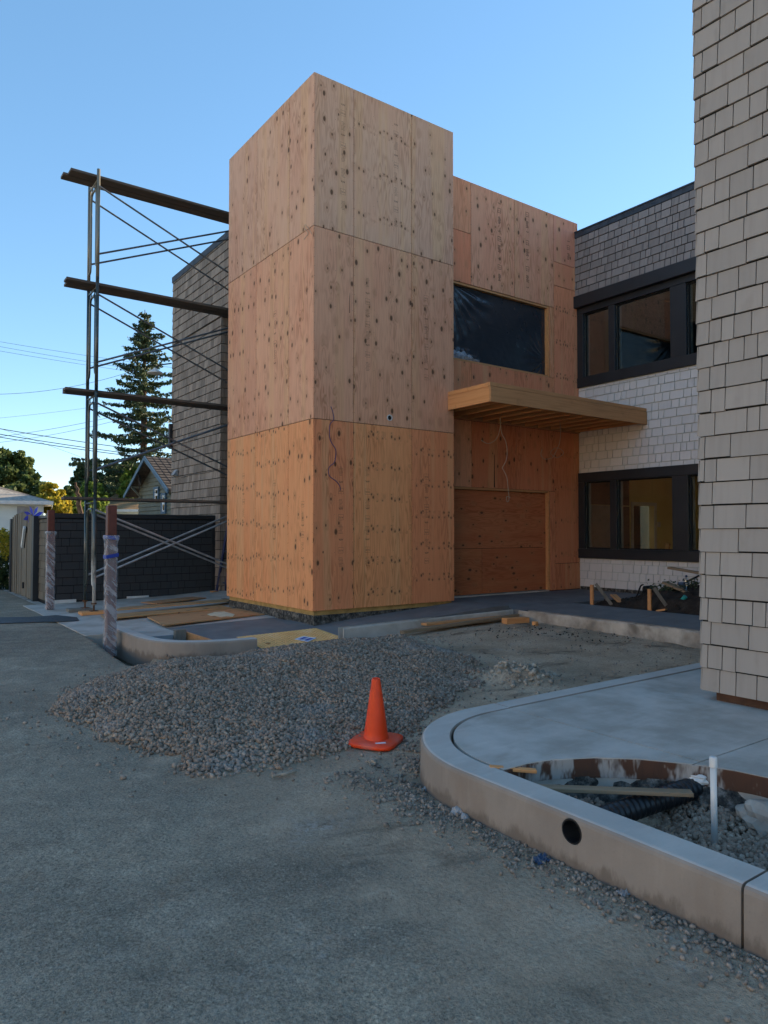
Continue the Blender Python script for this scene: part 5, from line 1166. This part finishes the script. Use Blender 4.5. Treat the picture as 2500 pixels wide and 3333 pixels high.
for k in range(7): c = rS(1180+k*50, 500, 5.75); m.tube([c, c+np.array([random.uniform(-.1, .1), random.uniform(-.25, .25), random.uniform(-.05, .2)])], .006, 5)
m.build('stem', 'bark', gw)

# ------------------------------------------------------------------ houses beyond the wall
def poly_obj(name, vs, fs, mat, parent): return MB().add(vs, fs).build(name, mat, parent)
# cottage with blue trim, gable end towards the camera's left side (plane X = const)
ct = thing('cottage', 'olive sided cottage with blue trim and a dark tiled gable roof beyond the charcoal wall', 'house', (8, 22.9, 0))
gx, ry, rz, hw, ez = 5.0, 22.9, 5.05, 2.55, 3.72
poly_obj('wall', [(gx, ry-hw, 0), (gx, ry+hw, 0), (gx, ry+hw, ez), (gx, ry, rz-.12), (gx, ry-hw, ez), (gx+9, ry-hw, 0), (gx+9, ry+hw, 0), (gx+9, ry+hw, ez), (gx+9, ry, rz-.12), (gx+9, ry-hw, ez)],
         [(4, 3, 2, 1, 0), (5, 6, 7, 8, 9), (0, 5, 9, 4), (1, 2, 7, 6)], 'siding', ct)
sl = (rz-ez)/hw
for k in range(22):
    z = .35+k*.19
    if z > rz-.35: break
    w_ = hw if z+.19 < ez else max(.1, (rz-.15-z-.19)/sl)
    MB().add([(gx-.004, ry-w_, z+.185), (gx-.004, ry+w_, z+.185), (gx-.055, ry-w_, z), (gx-.055, ry+w_, z), (gx, ry-w_, z), (gx, ry+w_, z)], [(0, 1, 3, 2), (2, 3, 5, 4)]).build('clapboard', 'siding', ct)
ov, oh = .55, .62          # rake and eave overhang
for s_ in (-1, 1):
    e = hw+oh; z_e = rz-sl*e
    m = MB(); m.add([(gx-ov, ry, rz+.02), (gx+9.5, ry, rz+.02), (gx+9.5, ry+s_*e, z_e+.02), (gx-ov, ry+s_*e, z_e+.02), (gx-ov, ry, rz-.06), (gx+9.5, ry, rz-.06), (gx+9.5, ry+s_*e, z_e-.06), (gx-ov, ry+s_*e, z_e-.06)],
                    [(0, 1, 2, 3), (7, 6, 5, 4), (0, 3, 7, 4), (2, 6, 7, 3), (1, 5, 6, 2)]); rfp = m.build('roof', 'roof_tile', ct)
    if s_ < 0:
        tm = MB()
        for a in range(12):
            for b in range(30):
                u0, u1 = a/12, (a+.93)/12; x0 = gx-ov+.05+b*.30; y0, y1 = ry+s_*e*u0, ry+s_*e*u1; z0, z1 = rz+.02-sl*e*u0, rz+.02-sl*e*u1
                tm.add([(x0, y0, z0+.012), (x0+.24, y0, z0+.012), (x0+.24, y1, z1+.045), (x0, y1, z1+.045), (x0+.24, y1, z1), (x0, y1, z1)], [(0, 1, 2, 3), (3, 2, 4, 5)])
        o = tm.build('roof_tiles', 'roof_tile', rfp); stuff(o); o.location = (0, 0, 0)
    MB().add([(gx-ov-.03, ry, rz+.05), (gx-ov-.03, ry+s_*(e+.03), z_e+.03), (gx-ov-.03, ry+s_*(e+.03), z_e-.16), (gx-ov-.03, ry, rz-.14), (gx-ov+.02, ry, rz+.05), (gx-ov+.02, ry+s_*(e+.03), z_e+.03), (gx-ov+.02, ry+s_*(e+.03), z_e-.16), (gx-ov+.02, ry, rz-.14)],
             [(0, 1, 2, 3), (7, 6, 5, 4), (0, 4, 5, 1), (1, 5, 6, 2), (2, 6, 7, 3)]).build('bargeboard', 'trim_blue', ct)
for yy in (ry, ry+hw*.8, ry-hw*.8): zz = rz-.2-abs(yy-ry)*sl; MB().bar((gx, yy, zz-.55), (gx-ov+.03, yy, zz), .07, .09).build('bracket', 'siding', ct); MB().bar((gx, yy, zz), (gx-ov+.03, yy, zz), .07, .09).build('bracket', 'siding', ct)
for (pa, pb) in (((507, 1586), (522, 1634)), ((531, 1606), (545, 1672))):
    a, b = onx(*pa, gx), onx(*pb, gx); wn = bpy.data.objects.new('window', None); COL.objects.link(wn); wn.parent = ct; wn.location = -Vector(ct.location)
    y0, y1, z1, z0 = b[1], a[1], a[2], b[2]; f = .10; q = MB()
    q.box((gx-.11, y0, z0), (gx-.031, y0+f, z1)); q.box((gx-.11, y1-f, z0), (gx-.031, y1, z1)); q.box((gx-.11, y0+f, z0), (gx-.031, y1-f, z0+f)); q.box((gx-.11, y0+f, z1-f), (gx-.031, y1-f, z1)); q.build('frame', 'trim_blue', wn).location = (0, 0, 0)
    q = MB(); zm = (z0+z1)/2; g_ = .05
    for (za, zb) in ((z0+f, zm), (zm, z1-f)):
        q.box((gx-.085, y0+f, za), (gx-.04, y0+f+g_, zb)); q.box((gx-.085, y1-f-g_, za), (gx-.04, y1-f, zb)); q.box((gx-.085, y0+f+g_, za), (gx-.04, y1-f-g_, za+g_)); q.box((gx-.085, y0+f+g_, zb-g_), (gx-.04, y1-f-g_, zb))
    q.build('sash', 'white_paint', wn).location = (0, 0, 0)
    box('pane', (gx-.062, y0+f, z0+f), (gx-.060, y1-f, z1-f), 'window_glass', wn).location = (0, 0, 0)
    box('curtain', (gx-.059, y0+f, z0+f), (gx-.0575, y1-f, z1-f), 'interior_pale', wn).location = (0, 0, 0)
ds = Vector(onx(452, 1555, gx-.4)); dish = thing('satellite_dish', 'dark satellite dish on the eave of the olive cottage', 'satellite dish', ds)
m = MB().lathe([(.0001, .10), (.16, .075), (.30, .02), (.36, -.03), (.355, -.045), (.16, .055), (.0001, .08)], 20); R_ = Matrix.Rotation(rad(70), 3, Vector((.2, 1, 0)).normalized()); m.v = [tuple(R_@Vector(v)) for v in m.v]; m.build('reflector', 'trim_dark', dish, smooth=True, loc=(0, 0, 0))
MB().tube([(0, 0, -.02), (.05, .05, -.55)], .02, 6).build('mast', 'trim_dark', dish, loc=(0, 0, 0))

def house(name, label, px0, px1, depth, z_eave, z_ridge, dp, wallm, roofm, hip=.5, overhang=.35, turn=False):
    """box house facing the camera, hip roof; px0..px1 = the wall's ends in the photo at that depth"""
    c0, c1 = at(px0, 1730, depth), at(px1, 1730, depth); L = np.linalg.norm((c1-c0)[:2]); ex = (c1-c0)/L; ex[2] = 0; ey = np.array([-ex[1], ex[0], 0])
    if turn: ey = (c1-CAM); ey[2] = 0; ey = ey/np.linalg.norm(ey); ex = np.array([ey[1], -ey[0], 0]); c0 = c1-ex*L
    c = (c0+c1)/2; t = thing(name, label, 'house', (c[0], c[1], 0)); W = lambda u, v, z: (c[0]+ex[0]*u+ey[0]*v, c[1]+ex[1]*u+ey[1]*v, z); h = L/2
    m = MB(); m.add([W(-h, 0, 0), W(h, 0, 0), W(h, dp, 0), W(-h, dp, 0), W(-h, 0, z_eave), W(h, 0, z_eave), W(h, dp, z_eave), W(-h, dp, z_eave)], [(0, 1, 5, 4), (1, 2, 6, 5), (2, 3, 7, 6), (3, 0, 4, 7)]); m.build('wall', wallm, t)
    o = overhang; r0, r1 = -h-o+hip*(dp/2+o), h+o-hip*(dp/2+o); z0 = z_eave-.03
    m = MB(); m.add([W(-h-o, -o, z0), W(h+o, -o, z0), W(h+o, dp+o, z0), W(-h-o, dp+o, z0), W(r0, dp/2, z_ridge), W(r1, dp/2, z_ridge)], [(0, 1, 5, 4), (1, 2, 5), (2, 3, 4, 5), (3, 0, 4), (3, 2, 1, 0)]); m.build('roof', roofm, t)
    m = MB(); m.add([W(-h-o-.02, -o-.02, z0-.14), W(h+o+.02, -o-.02, z0-.14), W(h+o+.02, -o-.02, z0+.01), W(-h-o-.02, -o-.02, z0+.01), W(h+o+.02, dp, z0-.14), W(h+o+.02, dp, z0+.01)], [(0, 1, 2, 3), (1, 4, 5, 2)]); m.build('fascia', 'white_paint', t)
    return t, W, h
t, W, h = house('white_house', 'white stucco bungalow with a pale hipped roof beyond the wooden gate', -420, 141, 30, 2.95, 4.15, 8, 'stucco', 'roof_pale', 1.0, turn=True)
for (u0, u1, z0, z1) in ((h-1.0, h-.35, 1.5, 2.7),):
    MB().add([W(u0, -.03, z0), W(u1, -.03, z0), W(u1, -.03, z1), W(u0, -.03, z1)], [(0, 1, 2, 3)]).build('window', 'grey_block', t)
t, W, h = house('tan_roof_house', 'low pale house with a sunlit tan hipped roof between the trees and the cottage', 320, 640, 41, 2.95, 4.0, 7, 'stucco', 'roof_brown', .0)
t, W, h = house('garden_shed', 'low dark flat roofed shed beyond the charcoal wall', 330, 402, 33, 2.28, 2.36, 4, 'interior_pale', 'roof_tile', .0, .1)

# ------------------------------------------------------------------ trees
def blob_points(c, r, n, shell=.55):
    d = RNG.normal(size=(n, 3)); d /= np.linalg.norm(d, axis=1)[:, None]; q = (shell+(1-shell)*RNG.uniform(size=n))**.7; return np.array(c)+d*q[:, None]*np.array(r)
def limb(m, a, b, r0, r1, n=4):
    pts = [Vector(a)+(Vector(b)-Vector(a))*(i/n)+Vector((random.uniform(-1, 1), random.uniform(-1, 1), 0))*r0*(.8 if 0 < i < n else 0) for i in range(n+1)]; m.tube(pts, [r0+(r1-r0)*i/n for i in range(n+1)], 7)
def tree(name, label, base, clumps, n, size, leaf, cat='tree', group=None, trunk_r=.2):
    """clumps: (centre, radii) in world; leaves fill small sub-clumps on each"""
    t = thing(name, label, cat, base, group); P = []
    top = max(c[0][2] for c in clumps); tot = sum(c[1][0]*c[1][2] for c in clumps)
    for c, r in clumps:
        k = max(6, int(42*c_share)) if False else 26; sub = blob_points(c, np.array(r)*.92, k, .45)
        for s_ in sub: P.append(blob_points(s_, np.array(r)*random.uniform(.20, .36), max(8, int(n*(r[0]*r[2]/tot)/k)), .2))
    V, F = leaves_mesh(np.concatenate(P), size, aspect=.7); bulk('crown', V, F, leaf, t).location = -Vector(t.location)
    m = MB(); mid = Vector((base[0], base[1], base[2]+(top-base[2])*.45)); limb(m, base, mid, trunk_r, trunk_r*.7)
    for c, r in clumps: limb(m, mid, Vector(c), trunk_r*.55, trunk_r*.12)
    m.build('trunk', 'bark', t); return t
def cl(px, py, d, rpx, rpy): s = d/FPX; return (at(px, py, d), (rpx*s, rpx*s*.9, rpy*s))
def gbase(px, d): p = at(px, 1730, d); return (p[0], p[1], 0)
tree('oak_tree', 'broad dark oak rising behind the white bungalow', gbase(20, 60), [cl(-40, 1560, 60, 120, 100), cl(40, 1545, 60, 75, 75), cl(105, 1585, 58, 45, 45), cl(130, 1605, 57, 34, 40), cl(60, 1620, 56, 80, 45), cl(-30, 1500, 62, 70, 45)], 16000, .42, 'leaf_oak', trunk_r=.4)
tree('yellow_tree', 'round yellow green tree at the corner of the white bungalow', gbase(165, 38), [cl(165, 1610, 38, 42, 38), cl(180, 1650, 37, 45, 40), cl(205, 1670, 36.5, 30, 30), cl(150, 1640, 38, 30, 30)], 6500, .20, 'leaf_yellow', trunk_r=.12)
tree('green_shrub_tree', 'bright green leafy tree around the leaning bare trunk', gbase(250, 40), [cl(235, 1650, 40, 45, 40), cl(285, 1665, 39, 55, 42), cl(320, 1640, 40, 40, 40), cl(300, 1600, 42, 45, 35)], 7000, .20, 'leaf_light', trunk_r=.12)
tree('dark_tree', 'dense dark evergreen oak behind the tan roofed house', gbase(360, 56), [cl(270, 1550, 56, 38, 42), cl(320, 1540, 57, 55, 45), cl(390, 1555, 58, 65, 60), cl(460, 1560, 58, 60, 60), cl(350, 1600, 56, 80, 50), cl(430, 1610, 55, 70, 45), cl(255, 1585, 55, 20, 25)], 14000, .36, 'leaf_dark', trunk_r=.35)
tree('distant_tree', 'low distant tree seen in the gap beside the yellow tree', gbase(225, 75), [cl(215, 1610, 75, 40, 30), cl(255, 1620, 75, 35, 30)], 3500, .4, 'leaf_oak', trunk_r=.2)
tree('sunlit_shrub', 'light green broad leaved shrub below the conifer', gbase(430, 44), [cl(430, 1560, 44, 38, 38), cl(415, 1600, 43, 30, 35), cl(450, 1590, 44, 25, 30)], 3200, .30, 'leaf_light', trunk_r=.12)
t = tree('hedge', 'clipped hedge with yellow new growth beside the wooden gate', gbase(-40, 19), [cl(10, 1770, 19.5, 30, 45), cl(-60, 1760, 19.5, 60, 60), cl(5, 1850, 19, 34, 70), cl(-70, 1850, 19, 70, 80), cl(8, 1905, 19, 30, 45), cl(-60, 1910, 19, 60, 40)], 8000, .085, 'leaf_dark', 'hedge', trunk_r=.06)
V, F = leaves_mesh(np.concatenate([blob_points(at(8, 1755, 19), np.array([.28, .28, .30]), 420, .3), blob_points(at(-40, 1745, 19), np.array([.4, .4, .35]), 300, .3), blob_points(at(18, 1790, 18.8), np.array([.16, .2, .3]), 200, .3)]), .08); bulk('new_growth', V, F, 'leaf_yellow', t).location = -Vector(t.location)
bt_ = thing('bare_trunk', 'leaning bare dark tree trunk in front of the bright green tree', 'tree', gbase(268, 36)); m = MB(); limb(m, at(275, 1720, 36), at(258, 1615, 36), .14, .12); limb(m, at(258, 1615, 36), at(246, 1570, 36), .11, .05); m.build('trunk', 'bark', bt_)
# conifer
cf = thing('conifer', 'tall layered conifer towering behind the cottage', 'tree', gbase(465, 45)); cb = Vector(gbase(465, 45)); H = float(at(465, 1002, 45)[2])
MB().tube([cb+Vector((0, 0, H*i/12)) for i in range(13)], [.30*(1-i/12)**.8+.02 for i in range(13)], 9).build('trunk', 'bark', cf)
bm_ = MB(); P = []; S = []
z = 3.6
while z < H-.15:
    f = (H-z)/(H-3.6); rmax = (.20+4.6*f**.85)*(1 if f < .8 else 1-.5*(f-.8)); nb = 6 if f > .15 else 5; a0 = random.uniform(0, 6.28)
    for k in range(nb):
        a = a0+k*6.283/nb+random.uniform(-.35, .35); L = rmax*random.uniform(.38, 1.12); up = random.uniform(.00, .22) if f < .5 else random.uniform(-.10, .12)
        tip = Vector((math.cos(a)*L, math.sin(a)*L, L*up)); st = cb+Vector((0, 0, z)); mid = st+tip*.55+Vector((0, 0, -.05*L)); end = st+tip
        bm_.tube([st, mid, end], [.035+.02*f, .02, .008], 5)
        nl = int(16+58*L)
        u = RNG.uniform(.18, 1.05, nl); q = np.array(st)[None]+np.array(tip)[None]*u[:, None]; q[:, 2] += -.05*L*np.sin(u*3.1)
        sd_ = np.array([-math.sin(a), math.cos(a), 0]); wv = RNG.normal(0, .13+.10*L*.5, nl)*(1.1-u*.75); q += sd_[None]*wv[:, None]; q[:, 2] += -np.abs(RNG.normal(0, .10, nl))+.05
        P.append(q)
    z += random.uniform(.34, .62)*(1 if f > .3 else .75)
stuff(bm_.build('branches', 'bark', cf)); V, F = leaves_mesh(np.concatenate(P), .26, aspect=.42); bulk('crown', V, F, 'needle', cf).location = -Vector(cf.location)

# ------------------------------------------------------------------ overhead wires
W_ = [((-60, 1102), (620, 1204), 40, .009, 4), ((-60, 1117), (620, 1228), 40, .009, 4), ((-60, 1132), (620, 1236), 40, .009, 4), ((-60, 1283), (440, 1205), 34, .010, 22), ((-60, 1366), (420, 1308), 34, .006, 4),
      ((-60, 1385), (640, 1486), 30, .017, 6), ((-60, 1403), (640, 1502), 30, .017, 6), ((-60, 1413), (640, 1508), 30, .017, 6), ((-60, 1428), (420, 1344), 34, .010, 8), ((-60, 1446), (440, 1352), 34, .009, 12), ((-60, 1375), (330, 1513), 36, .008, -3)]
N_ = ['highest thin wire of the upper trio crossing the sky', 'middle thin wire of the upper trio crossing the sky', 'lowest thin wire of the upper trio crossing the sky', 'sagging service wire rising toward the conifer', 'faint thin wire above the thick cable trio',
      'highest of three thick dark cables crossing in front of the conifer', 'middle of three thick dark cables crossing in front of the conifer', 'lowest of three thick dark cables crossing in front of the conifer', 'upper thin wire slanting up across the thick cables', 'lower thin wire slanting up across the thick cables', 'thin wire falling from the thick cables toward the dark tree']
for ((a, b, d, r, sag), lb) in zip(W_, N_):
    pts = [at(a[0]+(b[0]-a[0])*i/14, a[1]+(b[1]-a[1])*i/14+max(-60, sag*4*(i/14)*(1-i/14)), d+i*.35) for i in range(-26, 15)]
    tag(recenter(MB().tube(pts, r, 5).build('overhead_wire', 'wire')), lb, 'wire', 'overhead wires')

# ------------------------------------------------------------------ unseen pale blocks added behind the camera's left shoulder to bounce warm sunlight
def across(label, x1, y0, y1, h, mat):
    t = thing('bounce_block', label, 'building', (x1-5, (y0+y1)/2, 0), 'bounce blocks added out of view'); box('wall', (x1-10, y0, 0), (x1, y1, h), mat, t); box('roof', (x1-10.3, y0-.3, h+.001), (x1+.3, y1+.3, h+.25), 'roof_tile', t)
    n = int((y1-y0)/3.2)
    for fl_ in range(int(h/3)):
        for k in range(n): yy = y0+1.2+k*3.2; box('window', (x1+.001, yy, fl_*3+1.0), (x1+.05, yy+1.3, fl_*3+2.3), 'trim_dark', t)
across('cream bounce block added out of view to warm the tower', -34, -12, 16, 9.2, 'cream')
across('cream bounce block added out of view to warm the long kerb', -36, -44, -16, 8.8, 'cream')
